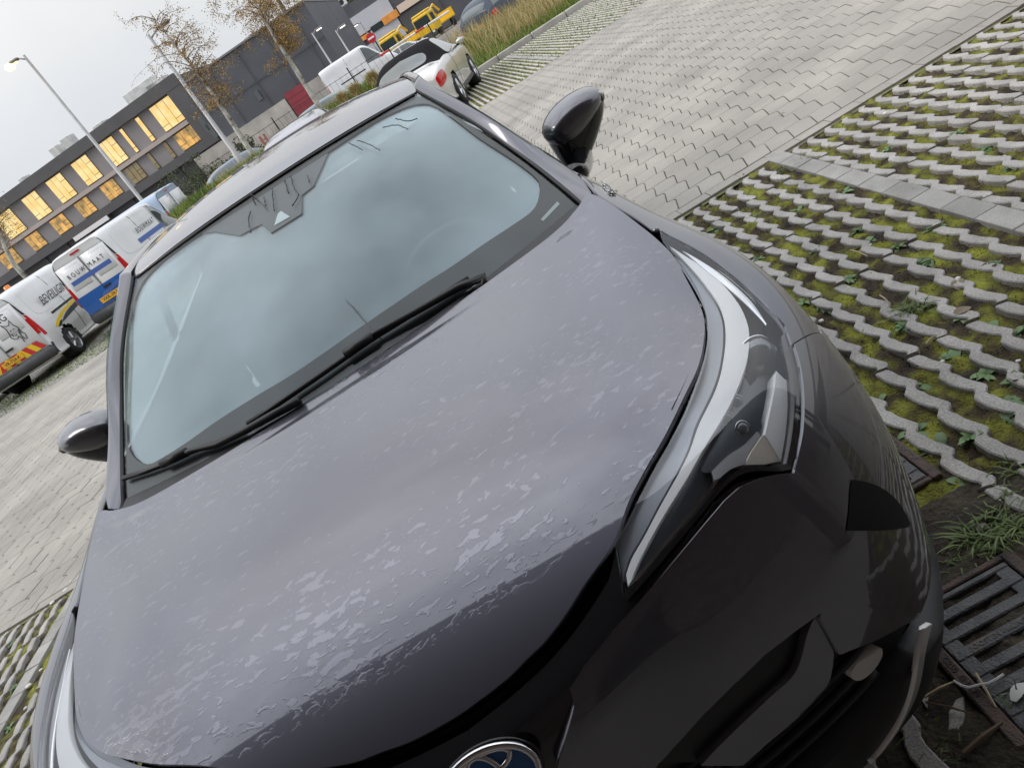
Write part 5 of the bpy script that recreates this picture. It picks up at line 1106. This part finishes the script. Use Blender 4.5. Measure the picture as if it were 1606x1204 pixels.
def small_car(name, loc, rz, paint, label, soft=False, L_=4.4, lod=False):
    r = empty(name, loc, rz); tag(r, label, 'car', None)
    if soft: T = [(0, .62, .70, .50, .38, .72, .80), (.12, .78, .82, .62, .25, .82, .96), (.5, .84, .88, .66, .20, .88, 1.02), (.85, .86, .89, .60, .20, .90, 1.12), (1.35, .86, .89, .57, .20, .91, 1.37), (1.9, .86, .885, .56, .20, .91, 1.44), (2.4, .86, .885, .55, .20, .91, 1.42), (2.75, .86, .88, .57, .20, .91, 1.30), (3.25, .86, .88, .66, .20, .90, .99), (3.7, .86, .88, .66, .20, .84, .93), (4.15, .82, .83, .60, .22, .74, .80), (4.4, .60, .62, .40, .35, .58, .62)]
    else: T = [(0, .66, .72, .50, .36, .80, 1.02), (.10, .80, .83, .58, .25, .88, 1.14), (.4, .85, .88, .60, .20, .94, 1.36), (.85, .86, .89, .60, .20, .94, 1.46), (1.35, .86, .89, .60, .20, .94, 1.49), (1.9, .86, .885, .60, .20, .93, 1.49), (2.4, .86, .885, .58, .20, .92, 1.42), (2.75, .86, .88, .58, .20, .91, 1.26), (3.2, .86, .88, .66, .20, .90, 1.0), (3.6, .86, .88, .66, .20, .85, .94), (4.0, .82, .83, .60, .22, .75, .82), (4.2, .60, .62, .40, .35, .58, .62)]
    S = Surf([sect(*t) for t in T]); S.flip = 1 if S.N(np.array([4.]), np.array([4.]))[0][0] > 0 else -1
    body('body', S, paint, r, (.85, 3.43), .32, 90, 54); wheels(r, (.85, 3.43), .32, .89, ALLOY)
    k = dict(parent=r, world=False, thick=.004, steps=(.25, .25))
    for mir in (False, True):
        if soft:
            panel('soft_top', S, [(2.5, 8), (2.7, 4.6), (4.6, 4.12), (6.3, 4.12), (7.0, 5.2), (7.0, 8)], mat('black_soft_top', (.012, .011, .013), .95, spec=.15), d=.006, mirror=mir, sharp=range(6), **k)
            panel('rear_window', S, [(2.75, 8), (2.85, 6.4), (3.5, 6.2), (3.75, 8)], CARGLASS, d=.012, mirror=mir, sharp=(0, 3), **k)
            panel('side_window', S, [(4.6, 4.2), (7.4, 4.15), (6.9, 5.2), (6.0, 5.75), (4.9, 5.75), (4.5, 5.0)], CARGLASS, d=.012, mirror=mir, **k)
            panel('windscreen', S, [(7.05, 8), (7.05, 6.1), (7.95, 5.9), (8.0, 8)], CARGLASS, d=.006, mirror=mir, sharp=range(4), **k)
        else:
            panel('side_window', S, [(1.4, 4.25), (4.2, 4.2), (4.2, 5.75), (2.0, 5.75)], CARGLASS, d=.008, mirror=mir, sharp=range(4), **k)
            panel('side_window', S, [(4.35, 4.2), (7.3, 4.2), (6.7, 5.2), (6.1, 5.75), (4.35, 5.75)], CARGLASS, d=.008, mirror=mir, sharp=range(5), **k)
            panel('windscreen', S, [(6.15, 8), (6.3, 6.2), (7.7, 6.0), (7.85, 8)], CARGLASS, d=.006, mirror=mir, sharp=range(4), **k)
            panel('rear_window', S, [(.35, 8), (.45, 6.3), (1.5, 6.2), (1.6, 8)], CARGLASS, d=.006, mirror=mir, sharp=range(4), **k)
        panel('tail_light', S, [(.15, 3.2), (1.35, 3.35), (1.5, 3.75), (1.2, 4.0), (.3, 4.1), (.05, 3.7)], REDL, d=.012, mirror=mir, **k)
        panel('sill_trim', S, [(4, 1.4), (8.2, 1.4), (8.2, 2.05), (4, 2.05)], DKPL, d=.004, mirror=mir, sharp=range(4), **k)  # dark plastic strip along the sill
        panel('door_line', S, [(4.45, 2.2), (4.47, 2.2), (4.5, 4.1), (4.48, 4.1)], BLK, d=.004, mirror=mir, sharp=range(4), **k)
        s = -1 if mir else 1
        mm = MB().box((s*.98, 3.02, 1.0), (.20, .10, .13), bev=.045).build('side_mirror', paint, r, True)
        MB().box((s*.87, 3.02, .94), (.12, .05, .04)).build('mirror_arm', BLK, mm)
    pt = MB().box((0, -.01, .62), (.50, .012, .11)).build('number_plate', YEL, r)
    return r
SILVER = mat('silver_paint', (.68, .665, .63), .3, .3, coat=1); DGREY = mat('silver_lilac_paint', (.33, .33, .37), .3, .5, coat=1); DBLUE = mat('slate_blue_paint', (.10, .14, .20), .3, .4, coat=1); DGREEN = mat('grey_green_paint', (.12, .19, .19), .3, .3, coat=1)
small_car('soft_top_car', g2w(.22, 15.15), TH-radians(14), SILVER, 'silver convertible with black soft top parked across the road', True)
small_car('silver_hatchback', g2w(-2.05, 15.0), TH, DGREY, 'light grey hatchback showing only its roof over the wet car roof')
small_car('green_hatchback', g2w(-4.6, 33.0), TH-radians(80), DGREEN, 'dark green hatchback behind the grass, near the white truck')
small_car('blue_hatchback', g2w(-8.9, 33.0), TH-radians(70), DBLUE, 'blue hatchback behind the verge below the red door')
small_car('slate_car', g2w(gat(748, 30, D=30)[0]-.2, 29.0), TH-radians(40), mat('dark_slate_paint', (.025, .04, .065), .45, .2, coat=.3), 'slate blue car at the top edge beyond the tall dry grass')
small_car('white_hatchback', g2w(gat(596,80,D=72)[0], 72.0), TH-radians(90), WHITE, 'small white car near the barrier in front of the grey building')
tk = empty('white_truck', g2w(gat(509, 132, D=50)[0], 50), TH-radians(84)); tag(tk, 'long white delivery van parked in front of the dark hall', 'van')
vv, Sv, kv = van('tmp_van', (0, 0, 0), 0, 'x', W=1.12, H=1.5, plain=True)
for ch in list(vv.children): ch.parent = tk
bpy.data.objects.remove(vv); tk.scale = (1.05, 1.12, 1)

# ---- yellow flatbed trucks
YT = mat('yellow_truck_paint', (.74, .47, .02), .35, coat=.5, var=.08, vscale=2)
def truck(loc, rz, label):
    r = empty('yellow_truck', loc, rz); tag(r, label, 'truck', 'yellow trucks in the yard')
    MB().box((0, 5.2, 1.75), (2.3, 1.7, 2.2), bev=.12).build('cab', YT, r); MB().box((0, 6.06, 2.15), (2.0, .04, .85), bev=.02).build('windscreen', CARGLASS, r)
    for s in (-1, 1): MB().box((s*1.16, 5.35, 2.15), (.04, .9, .75), bev=.02).build('side_window', CARGLASS, r)
    MB().box((0, 5.3, 2.98), (2.1, 1.3, .22), bev=.08).build('roof_spoiler', YT, r)
    MB().box((0, 2.2, 1.0), (2.3, 4.3, .18), bev=.02).build('flatbed', YT, r); MB().box((0, .1, 1.5), (2.3, .12, .9)).build('tail_board', YT, r); MB().box((0, 4.2, 1.6), (2.2, .12, 1.1)).build('head_board', YT, r)
    MB().tube([(0, 3.7, 1.1), (0, 3.6, 2.7), (0, 1.6, 3.1), (.0, .8, 2.3)], .13, 6).build('crane_arm', YT, r)
    MB().box((0, 6.1, .65), (2.3, .2, .45), bev=.05).build('bumper', DKPL, r)
    for s in (-1, 1): MB().box((s*.85, 6.2, .75), (.3, .05, .18)).build('headlight', mat('lamp_white', (.8, .8, .75), .2), r)
    for y in (1.0, 5.0):
        for s in (-1, 1): MB().lathe([(.01, -.14), (.5, -.14), (.5, .14), (.01, .14)], (s*1.0, y, .5), 'X', 18).build('wheel', TYRE, r, True)
    MB().lathe([(.001, .16), (.09, .14), (.1, 0)], (.6, 5.2, 2.86), 'Z', 12).build('beacon', mat('red_beacon', (.7, .06, .03), .2), r, True)
p = gat(650, 62, D=96); truck(g2w(p[0]+.2, 98), TH+radians(150), 'yellow flatbed truck behind the barrier, nearer the grey building')
p = gat(698, 30, D=96); truck(g2w(p[0]+.4, 98), TH+radians(150), 'yellow flatbed truck at the top edge, farther right of the other')

# ================================================================== buildings
ANTH = mat('anthracite_cladding', (.085, .088, .10), .55, var=.12, vscale=.6); ANTH2 = mat('office_frame', (.085, .083, .085), .6, var=.1, vscale=.8)
PANEL = mat('warm_grey_panel', (.27, .25, .25), .7, var=.08, vscale=.8); BANDM = mat('beige_band', (.42, .36, .33), .7); WFR = mat('window_frame', (.10, .075, .05), .5)
PLINTH = concrete('plinth_concrete', (.42, .39, .35), .05, .05, 1.0, .1); REDD = mat('red_roller_door', (.26, .035, .05), .5, var=.1, vscale=1)
def warm_window(name, a, b, s):
    m = bpy.data.materials.new(name); m.use_nodes = True; t = m.node_tree; bs = t.nodes['Principled BSDF']; bs.inputs['Base Color'].default_value = (.3, .22, .1, 1); bs.inputs['Roughness'].default_value = .15
    tc = t.nodes.new('ShaderNodeTexCoord'); n = t.nodes.new('ShaderNodeTexNoise'); n.inputs['Scale'].default_value = 1.3; n.inputs['Detail'].default_value = 3; t.links.new(tc.outputs['Object'], n.inputs[0])
    r = t.nodes.new('ShaderNodeValToRGB'); r.color_ramp.elements[0].position = .35; r.color_ramp.elements[1].position = .62; r.color_ramp.elements[0].color = (*a, 1); r.color_ramp.elements[1].color = (*b, 1); t.links.new(n.outputs[0], r.inputs[0])
    t.links.new(r.outputs[0], bs.inputs['Emission Color']); bs.inputs['Emission Strength'].default_value = s; return m
LITU = warm_window('lit_upper_window', (.95, .62, .20), (1.0, .80, .38), .85); LITL = warm_window('lit_lower_window', (.10, .07, .03), (.95, .48, .10), .75); UNLIT = warm_window('dim_window', (.02, .022, .02), (.09, .095, .08), .5)
# office: facade line from A to B, seen square on
A_, B_ = np.array([-38.4, 80.0]), np.array([-16.55, 75.0]); e_ = (B_-A_)/np.linalg.norm(B_-A_); LEN = np.linalg.norm(B_-A_)
az = TH+math.atan2(e_[1], e_[0])
off = empty('office_building', g2w(A_[0], A_[1], 0), az); tag(off, 'dark framed office block with rows of warmly lit windows', 'building')
def fs(u, v):                                          # along the facade and height
    c = np.array(w2g(CAM)); d = np.array(w2g(ray(u, v))); n = np.array([-e_[1], e_[0]]); t = ((A_-c[:2])@n)/(d[:2]@n); p = c+t*d; return float((p[:2]-A_)@e_), float(p[2])
MB().box((LEN/2-6, 6.4, 4.75), (LEN+12-.02, 12, 9.1)).build('core', ANTH2, off)
MB().box((LEN/2-6, .2, 9.08), (LEN+12, .9, 1.0)).build('roof_edge', ANTH2, off); MB().box((LEN-.75, .2, 5.9), (1.5, .88, 5.3)).build('frame_column', ANTH2, off)
MB().box((LEN/2-6, .1, 3.55), (LEN+12, 1.0, .75)).build('lower_band', ANTH2, off)
MB().box((LEN/2-6.75, .2, 5.85), (LEN+10.5, .5, .36)).build('floor_band', BANDM, off)
MB().box((LEN/2-6.75, .38, 7.3), (LEN+10.5, .10, 2.55)).build('upper_wall', PANEL, off); MB().box((LEN/2-6.75, .38, 4.8), (LEN+10.5, .10, 1.75)).build('lower_wall', PANEL, off)
def owin(a, b, z0, z1, m, bars):
    s0, s1 = sorted((fs(*a)[0], fs(*b)[0])); w = s1-s0
    wd = MB().box((s0+w/2, .30, (z0+z1)/2), (w, .06, z1-z0)).build('window', WFR, off); t = .06
    xs = [0]+bars+[1]
    for k in range(len(xs)-1):
        x0, x1 = s0+w*xs[k]+t/2, s0+w*xs[k+1]-t/2; zs = [z0+t]
        zs += [z0+.5] if k != 1 or len(xs) < 3 else []; zs += [z1-.75] if (k == len(xs)-2 and w > 1.2) else []; zs += [z1-t]
        for q in range(len(zs)-1):
            MB().box(((x0+x1)/2, .25, (zs[q]+zs[q+1])/2), (x1-x0, .05, zs[q+1]-zs[q]-t*.7)).build('pane', m, wd)
UPW = [((-17,343),(8,324)), ((26.6,311),(48,296)), ((64.8,284),(87,267)), ((104.6,255.7),(127,238)), ((145.8,225.5),(168,209)), ((178,198),(183.5,196)), ((204,182),(210,178)), ((227,167),(269,137))]
for k, (a, b) in enumerate(UPW): owin(a, b, 6.08, 8.5, LITU, [.33, .66] if k < 5 else ([] if k < 7 else [.25, .5, .75]))
LO = [((-10,402),(13,386)), ((31.6,372),(51.5,359)), ((70,345),(90.5,330.5)), ((108,317),(128,303)), ((148,289),(169.5,275)), ((187,263),(207,249)), ((222,237),(227,234)), ((247,220),(253,217)), ((264,209),(304,181))]
for k, (a, b) in enumerate(LO): owin(a, b, 3.98, 5.62, (LITL if k not in (5, 6, 7) else UNLIT), [.33, .66] if k < 6 else ([] if k < 8 else [.25, .5, .75]))
MB().box((LEN/2-6, 2.2, 1.6), (LEN+11, .2, 3.2)).build('ground_floor_glass', mat('dark_shopfront', (.02, .022, .025), .1, coat=1), off)
for k in range(9): MB().box((k*3.0-1, .4, 1.6), (.3, .3, 3.15)).build('pillar', ANTH2, off)
for a in (.5, .62): 
    s0 = fs(205, 310)[0]
for k, (u, v, w_, h_) in enumerate(((318,290,1.0,1.0),(340,255,1.4,1.2),(338,225,.9,.9),(372,262,1.2,.8))):
    s0, z0 = fs(u, v); MB().box((s0, 1.9, max(.8, z0-.4)), (w_, .1, h_)).build('lit_display', LITL, off)
MB().box((fs(128,335)[0], -.4, 3.0), (4.6, .12, .42)).build('sign_board', mat('white_sign', (.75, .73, .72), .5), off)
for s0, h_, w_ in ((LEN-4.6, 1.1, 3.4), (LEN-2.9, .6, 2.0), (LEN-10.2, .5, 1.2), (LEN-15.6, 1.1, .9), (LEN-14.0, 1.2, .9), (LEN-20.6, .6, .5)):
    MB().box((s0, 2.5, 9.55+h_/2), (w_, 1.4, h_), bev=.05).build('roof_unit', mat('roof_unit_white', (.6, .6, .58), .5, var=.15, vscale=2), off)
# hall
H0 = np.array([-2.81, 60.0]); H1 = gat(284, 124, D=61.2)[:2]; eh = (H1-H0)/np.linalg.norm(H1-H0); HL = np.linalg.norm(H1-H0)
hall = empty('dark_hall', g2w(H0[0], H0[1], 0), TH+math.atan2(eh[1], eh[0])+pi); tag(hall, 'tall anthracite industrial hall with a red roller door', 'building')
def hs(u, v):
    c = np.array(w2g(CAM)); d = np.array(w2g(ray(u, v))); n = np.array([-eh[1], eh[0]]); t = ((H0-c[:2])@n)/(d[:2]@n); p = c+t*d; return -float((p[:2]-H0)@eh), float(p[2])
MB().box((-HL/2, 8.0, 3.58), (HL, 15.9, 7.14)).build('hall_body', ANTH, hall)
MB().box((-HL/2, 7.95, 7.22), (HL+.1, 16.1, .12)).build('roof_trim', mat('trim_grey', (.20, .19, .19), .6), hall)
for k in range(4): MB().box((-1.2-k*2.4, -.02, 4.9), (.04, .05, 4.5)).build('cladding_joint', ANTH2, hall)
MB().box((-HL/2, -.03, 4.7), (HL, .04, .05)).build('cladding_joint', ANTH2, hall)
d0, d1 = hs(445, 149), hs(474, 129); xa, xb = sorted((d0[0], d1[0])); zt = (d0[1]+d1[1])/2
rd = MB().box(((xa+xb)/2, -.03, zt/2), (xb-xa, .1, zt)).build('roller_door', REDD, hall)
for k in range(1, 7): MB().box(((xa+xb)/2, -.085, zt*k/7), (xb-xa-.1, .02, .03)).build('door_rib', mat('door_rib_red', (.20, .03, .04), .5), rd)
MB().box(((xa+xb)/2, -.09, zt*.33), ((xb-xa)*.75, .02, .07)).build('door_strip', mat('pale_strip', (.5, .42, .42), .5), rd)
MB().box((xa-4.3, -.04, zt*.46), (8.4, .12, zt*.92)).build('plinth_wall', PLINTH, hall); MB().box((xb+1.6, -.04, zt*.46), (2.9, .12, zt*.92)).build('plinth_wall', PLINTH, hall)
for u, v in ((262+70, 205), (320, 195), (405, 150)):
    s0, z0 = hs(u, v); MB().box((s0, -.03, z0), (.35, .06, 1.1 if u < 400 else .7)).build('slit_window', CARGLASS, hall)
MB().tube([(-1.6, 1, 7.2), (-1.6, 1, 8.3)], .14, 10).build('roof_vent', mat('vent_dark', (.05, .05, .05), .6), hall)
# grey building behind
rb = empty('grey_office', g2w(6, 108, 0), TH+radians(-3)); tag(rb, 'grey and white industrial building with orange signs behind the trucks', 'building')
def rs(u, v): p = gat(u, v, D=108); return float(p[0]-6), float(p[2])
WP = mat('white_cladding', (.52, .53, .57), .5, var=.06, vscale=.5); ORS = mat('orange_sign', (.80, .32, .06), .5, var=.2, vscale=1.5); CREAMS = mat('cream_sign', (.72, .58, .47), .5)
rb.scale = (1.2, 1.2, 1.2); MB().box((9, 8, 3.6), (34, 15, 7.2)).build('core', ANTH, rb)
def rpan(name, pts, m, y, parent=None):
    q = [rs(*p) for p in pts]; xs = [a for a, b in q]; zs = [b for a, b in q]; return MB().box(((min(xs)+max(xs))/2, y, (min(zs)+max(zs))/2), (max(xs)-min(xs), .3, max(zs)-min(zs))).build(name, m, parent or rb)
s_l, z_l = rs(541, 43); s_l /= 1.2
MB().box((s_l+2.6, .4, 5.0), (5.4, .2, 1.9)).build('white_panel', WP, rb); MB().box((s_l+3.6, .4, 2.7), (3.2, .2, 2.4)).build('white_panel', WP, rb); MB().box((s_l+1.0, .4, 2.3), (1.7, .2, 1.2)).build('white_panel', WP, rb)
MB().box((s_l+4.6, .2, 3.95), (1.9, .3, .7)).build('orange_sign', ORS, rb); MB().box((s_l+.95, .2, 3.7), (1.5, .3, .45)).build('orange_sign', ORS, rb); MB().box((s_l+7.4, .2, 4.1), (3.4, .3, .75)).build('cream_sign', CREAMS, rb)
MB().box((s_l+2.9, .25, 3.9), (1.4, .1, .6)).build('window', CARGLASS, rb); MB().box((s_l+7.6, .35, 1.8), (4.5, .2, 3.4)).build('loading_door', ANTH2, rb)
hu_ = MB().box((s_l+.7, 1.2, 8.0), (1.6, 1.0, 1.4), bev=.05).build('roof_unit', WHITE, rb)
for k in range(4): MB().lathe([(.01, -.52), (.26, -.52), (.27, -.50)], (s_l+.35+(k % 2)*.62, 1.2, 7.7+(k//2)*.6), 'Y', 14).build('fan', BLK, hu_)
MB().box((s_l+4.2, 1.2, 7.6), (.7, .7, .8), bev=.05).build('roof_unit', WHITE, rb)

# ================================================================== posts, lamps, signs
GALV = mat('galvanised_steel', (.36, .36, .36), .5, .3, var=.12, vscale=3); LAMPHEAD = mat('lamp_head_grey', (.16, .16, .16), .5)
LITLAMP = mat('lit_lamp', (1, .85, .55), .3, emit=(1, .62, .18), estr=4.0); LITW = mat('lit_white_lamp', (1, .95, .85), .3, emit=(1, .9, .68), estr=4.0)
def lamp_post(px_top, D, z0, r0, arm, label, lit, group=None):
    p = gat(*px_top, D=D); x, H = p[0], p[2]; o = empty('street_lamp', g2w(x, D, z0), TH); tag(o, label, 'street lamp', group)
    MB().tube([(0, 0, 0), (0, 0, 1.3), (0, 0, 1.32), (0, 0, H-z0)], [r0*1.35, r0*1.35, r0, r0*.6], 12).build('pole', GALV, o, True)
    ax, ln = arm; MB().tube([(0, 0, H-z0-.15), (ax*ln*.7, -.02, H-z0-.02), (ax*ln, -.03, H-z0)], r0*.35, 8).build('arm', GALV, o, True)
    hd = MB().box((ax*(ln+.20), -.03, H-z0+.01), (.52, .22, .10), bev=.04).build('lamp_head', LAMPHEAD, o)
    MB().box((ax*(ln+.22), -.03, H-z0-.055), (.36, .16, .03), bev=.01).build('lamp_glass', lit or CARGLASS, hd)
    return o, x, H
pl1, x1, h1 = lamp_post((37, 87), 30, .2, .075, (-1, .25), 'lit street lamp on a tall thin pole in front of the office', LITLAMP)
gl = MB().lathe([(.001, -.13), (.13, -.1), (.19, 0), (.13, .1), (.001, .13)], (-.62, -.03, h1-.2-.06), 'Z', 14).build('lamp_glow', LITLAMP, pl1, True)  # oversized glowing ball stands in for the lamp's bloom
lamp_post((232, 55), 29, .3, .085, (1, .45), 'unlit street lamp on a thick pole beside the birch', None)
lamp_post((489, 52), 50, .0, .07, (1, .25), 'lit lamp post in front of the hall, left of the other', LITW); lamp_post((526, 48), 50, .0, .07, (1, .25), 'lit lamp post at the right corner of the hall', LITW); lamp_post((565, 35), 74, .0, .07, (-1, .25), 'lit lamp post in front of the grey building', LITW)
p = gat(582, 60, D=50); sg = empty('no_entry_sign', g2w(p[0], 50, 0), TH); tag(sg, 'round red no-entry sign on a post by the barrier', 'sign')
MB().tube([(0, 0, 0), (0, 0, p[2]+.3)], .04, 8).build('post', GALV, sg, True)
MB().lathe([(.001, -.03), (.28, -.03), (.285, 0), (.001, 0)], (0, -.04, p[2]), 'Y', 28).build('disc', mat('sign_red', (.50, .02, .03), .4), sg); MB().box((0, -.085, p[2]), (.40, .02, .10)).build('white_bar', mat('sign_white', (.8, .8, .8), .4), sg)
WHB = mat('barrier_white', (.72, .70, .68), .5); REB = mat('barrier_red', (.55, .05, .05), .5)
b0, b1 = gat(596, 88, D=47), gat(704, 18, D=50); br = empty('boom_barrier', g2w(b0[0], 47, 0), TH); tag(br, 'white boom barrier across the yard entrance', 'barrier')
MB().box((-.2, 0, .5), (.4, .4, 1.0), bev=.03).build('barrier_post', mat('barrier_yellow', (.7, .45, .05), .5), br)
for k in range(8):
    a = np.array([0, 0, b0[2]])+(np.array([b1[0]-b0[0], 3, b1[2]-b0[2]]))*k/8; b = np.array([0, 0, b0[2]])+(np.array([b1[0]-b0[0], 3, b1[2]-b0[2]]))*(k+1)/8-np.array([.01, 0, 0])
    MB().tube([tuple(a), tuple(b)], .06, 6).build('boom_section', WHB if k % 4 else REB, br)
for k, (u, v) in enumerate(((398,203),(404,198))):
    p = gat(u, v, D=45); o = MB().tube([(0, 0, 0), (0, 0, 1.1)], .07, 8).build('bollard', mat('bollard_red', (.35, .12, .10), .6)); o.location = g2w(p[0], 45, 0.5); tag(o, ('left', 'right')[k]+' one of two reddish posts in front of the hall', 'bollard', 'posts in front of the hall')
fn = empty('mesh_fence', g2w(-9, 34.5, .2), TH); tag(fn, 'thin dark wire fence behind the grass verge', 'fence')
for k in range(7): MB().tube([(k*1.9, 0, 0), (k*1.9, 0, 1.75)], .028, 6).build('fence_post', BLK, fn)
for z in (.25, .9, 1.55): MB().tube([(0, 0, z), (11.4, 0, z)], .012, 4).build('fence_rail', BLK, fn)
for k in range(44): MB().tube([(.13+k*.26, 0, .2), (.13+k*.26, 0, 1.6)], .006, 3).build('fence_wire', BLK, fn)

# ================================================================== trees and shrubs
BARK = rmat(mat('birch_bark', (.5, .48, .44), .85), [(.34, (.10, .09, .08)), (.44, (.40, .38, .34)), (.6, (.58, .56, .52)), (.8, (.66, .63, .58))], 5, 7)
TWB = mat('birch_twig', (.16, .11, .09), .8); BL = rmat(mat('birch_leaf', (.3, .2, .1), .7), [(.3, (.20, .14, .06)), (.5, (.36, .24, .09)), (.7, (.52, .33, .11))], .9, 3)
def birch(base_px, D, trunk_px, H, cr, seed, label, nleaf=5200, lean=0.0):
    r = random.Random(seed); p0 = gat(*base_px, D=D); P_ = [np.array([p0[0], D, float(vz(p0[0], min(D, 26)))-.05])]+[gat(u, v, D=D) for u, v in [base_px]+trunk_px]
    last, prev = P_[-1], P_[-2]; dirn = (last-prev)/np.linalg.norm(last-prev); dirn = dirn*.4+np.array([0, 0, .6]); k = 0
    while P_[-1][2] < H: P_.append(P_[-1]+dirn*.6+np.array([r.gauss(0, .04), r.gauss(0, .04), 0]))
    O = P_[0].copy(); Q = [q-O for q in P_]; n = len(Q)
    t = empty('birch_tree', g2w(*O), TH); tag(t, label, 'tree')
    MB().tube([tuple(q) for q in Q], [.095*(1-.88*i/(n-1)) for i in range(n)], 9).build('trunk', BARK, t, True)
    tw = MB(); leaves = []; zc = Q[-1][2]
    for b in range(46):
        f = r.uniform(.30, .98); i = min(n-2, int(f*(n-1))); s = Q[i]+(Q[i+1]-Q[i])*(f*(n-1)-i); a = r.uniform(0, 2*pi); ln = cr*r.uniform(.5, 1.15)*(1.15-abs(f-.62)*1.5)
        pts = [s]; d = np.array([cos(a)*.75, sin(a)*.75, .75])
        for q in range(5): d = d+np.array([r.gauss(0, .16), r.gauss(0, .16), -.20]); pts.append(pts[-1]+d/np.linalg.norm(d)*ln/5)
        tw.tube([tuple(x) for x in pts], [.018, .014, .011, .008, .005, .003], 4)
        for q in range(6):
            s2 = pts[r.randint(1, 5)]; d2 = np.array([r.gauss(0, 1), r.gauss(0, 1), r.gauss(-.35, .6)]); e2 = s2+d2/np.linalg.norm(d2)*ln*.45; m2 = (s2+e2)/2+np.array([0, 0, .04]); tw.tube([tuple(s2), tuple(m2), tuple(e2)], [.006, .004, .002], 3)
            leaves.append((s2, m2, e2))
    tw.build('twigs', TWB, t)
    V = []; F = []
    for k in range(nleaf):
        s2, m2, e2 = r.choice(leaves); f = r.random(); c = s2*(1-f)+e2*f+np.array([r.gauss(0, .06), r.gauss(0, .06), r.gauss(-.02, .06)]); w = r.uniform(.012, .026); a, b = np.random.randn(3), np.random.randn(3); a /= np.linalg.norm(a); b -= a*(a@b); b /= np.linalg.norm(b); o = len(V)
        V += [c-a*w, c+b*w*.8, c+a*w, c-b*w*.8]; F.append((o, o+1, o+2, o+3))
    mobj('crown', V, F, BL, t)
birch((497,162), 25.5, [(470,120),(446,82),(430,58),(420,40)], 6.2, 1.5, 3, 'birch tree with brown autumn leaves in front of the dark hall', 16000)
birch((392,236), 25.0, [(366,196),(345,165),(334,148),(318,125),(305,108)], 5.4, 1.35, 5, 'bare-topped birch tree beside the unlit lamp post', 6500)
birch((22,415), 27, [(8,388),(2,372),(-4,358)], 4.6, .95, 9, 'small pale birch at the left edge in front of the office', 3000)
# far trees and shrubs
TL1 = rmat(mat('far_foliage', (.1, .12, .04), .8), [(.35, (.07, .08, .025)), (.6, (.15, .15, .055)), (.75, (.22, .19, .07))], .5, 4)
SHR = rmat(mat('shrub_foliage', (.06, .08, .03), .8), [(.35, (.03, .045, .018)), (.6, (.07, .09, .03)), (.8, (.13, .14, .05))], 1.2, 4)
def blob_tree(name, x, y, z0, zc, rx, rz_, n, m, seed, label, cat='tree', leaf=.10, trunk=True):
    r = np.random.RandomState(seed); t = empty(name, g2w(x, y, z0), TH); tag(t, label, cat)
    if trunk: MB().tube([(0, 0, 0), (.05, 0, zc*.5), (.1, 0, zc)], [.12*rx/2+.03, .09*rx/2+.02, .03], 7).build('trunk', TWB, t, True)
    V = []; F = []; cl = [(r.normal(0, .5, 3)*np.array([rx, rx, rz_]), r.uniform(.25, .5)) for _ in range(28)]
    for k in range(n):
        c0, s = cl[r.randint(28)]; d = r.normal(0, 1, 3); d /= np.linalg.norm(d); c = c0+d*s*np.array([rx, rx, rz_])*r.uniform(.7, 1)+np.array([0, 0, zc]); 
        if c[2] < .05: c[2] = r.uniform(.05, .4)
        w = leaf*r.uniform(.5, 1.2); a, b = r.randn(3), r.randn(3); a /= np.linalg.norm(a); b -= a*(a@b); b /= np.linalg.norm(b); o = len(V); V += [c-a*w, c+b*w*.6, c+a*w, c-b*w*.6]; F.append((o, o+1, o+2, o+3))
    mobj('crown', V, F, m, t)
p = gat(552, 6, D=135); blob_tree('far_tree', p[0]-1, 135, 0, 10.5, 5.0, 4.8, 6000, TL1, 1, 'olive green tree behind the grey building', leaf=.28)
p = gat(600, -30, D=137); blob_tree('far_tree', p[0], 137, 0, 11.5, 5.4, 4.8, 5000, TL1, 2, 'large green tree crown at the top behind the roof units', leaf=.28)
for k, (u, v, D, rx, lab) in enumerate(((300,262,60,1.6,'shrub with reddish leaves at the foot of the office'),(345,262,40,1.1,'dark green shrub left of the lamp post foot'),(376,222,52,1.0,'dark shrub between lamp post and birch'),(548,88,52,1.5,'dark evergreen bush at the corner of the hall'),(268,278,48,1.3,'shrub beyond the builder van roof'))):
    p = gat(u, v, D=D); zz = max(.8, p[2]-.1); blob_tree('shrub', p[0], D, 0, zz*.55, rx, zz*.55, 2600, SHR, 10+k, lab, 'shrub', .07, False)
def pampas(x, y, z, h, seed, label):
    r = np.random.RandomState(seed); V = []; F = []
    for k in range(260):
        a = r.uniform(0, 2*pi); hh = h*r.uniform(.6, 1.1); l_ = r.uniform(.02, .22); w = .007; c0 = np.array([r.normal(0, .06), r.normal(0, .06), 0]); c1 = c0+np.array([cos(a)*l_*.4, sin(a)*l_*.4, hh*.7]); c2 = c0+np.array([cos(a)*l_, sin(a)*l_, hh]); q = np.array([-sin(a), cos(a), 0])*w; o = len(V)
        V += [c0-q, c0+q, c1+q*1.6, c1-q*1.6, c2]; F += [(o, o+1, o+2, o+3), (o+3, o+2, o+4)]
    ob = mobj('dry_grass_clump', V, F, DRYG); ob.location = g2w(x, y, z); tag(ob, label, 'grass clump', 'tall dry grass clumps on the verge')
for k, (u, v) in enumerate(sorted(((585,125),(578,112),(556,140),(470,185),(455,190),(440,200),(535,150)))):
    p = gat(u, v, D=23.4); pampas(p[0], 23.4, float(vz(p[0], 23.4)), .45, k, ORD[k]+' tuft of tall straw grass from the left on the verge crest')
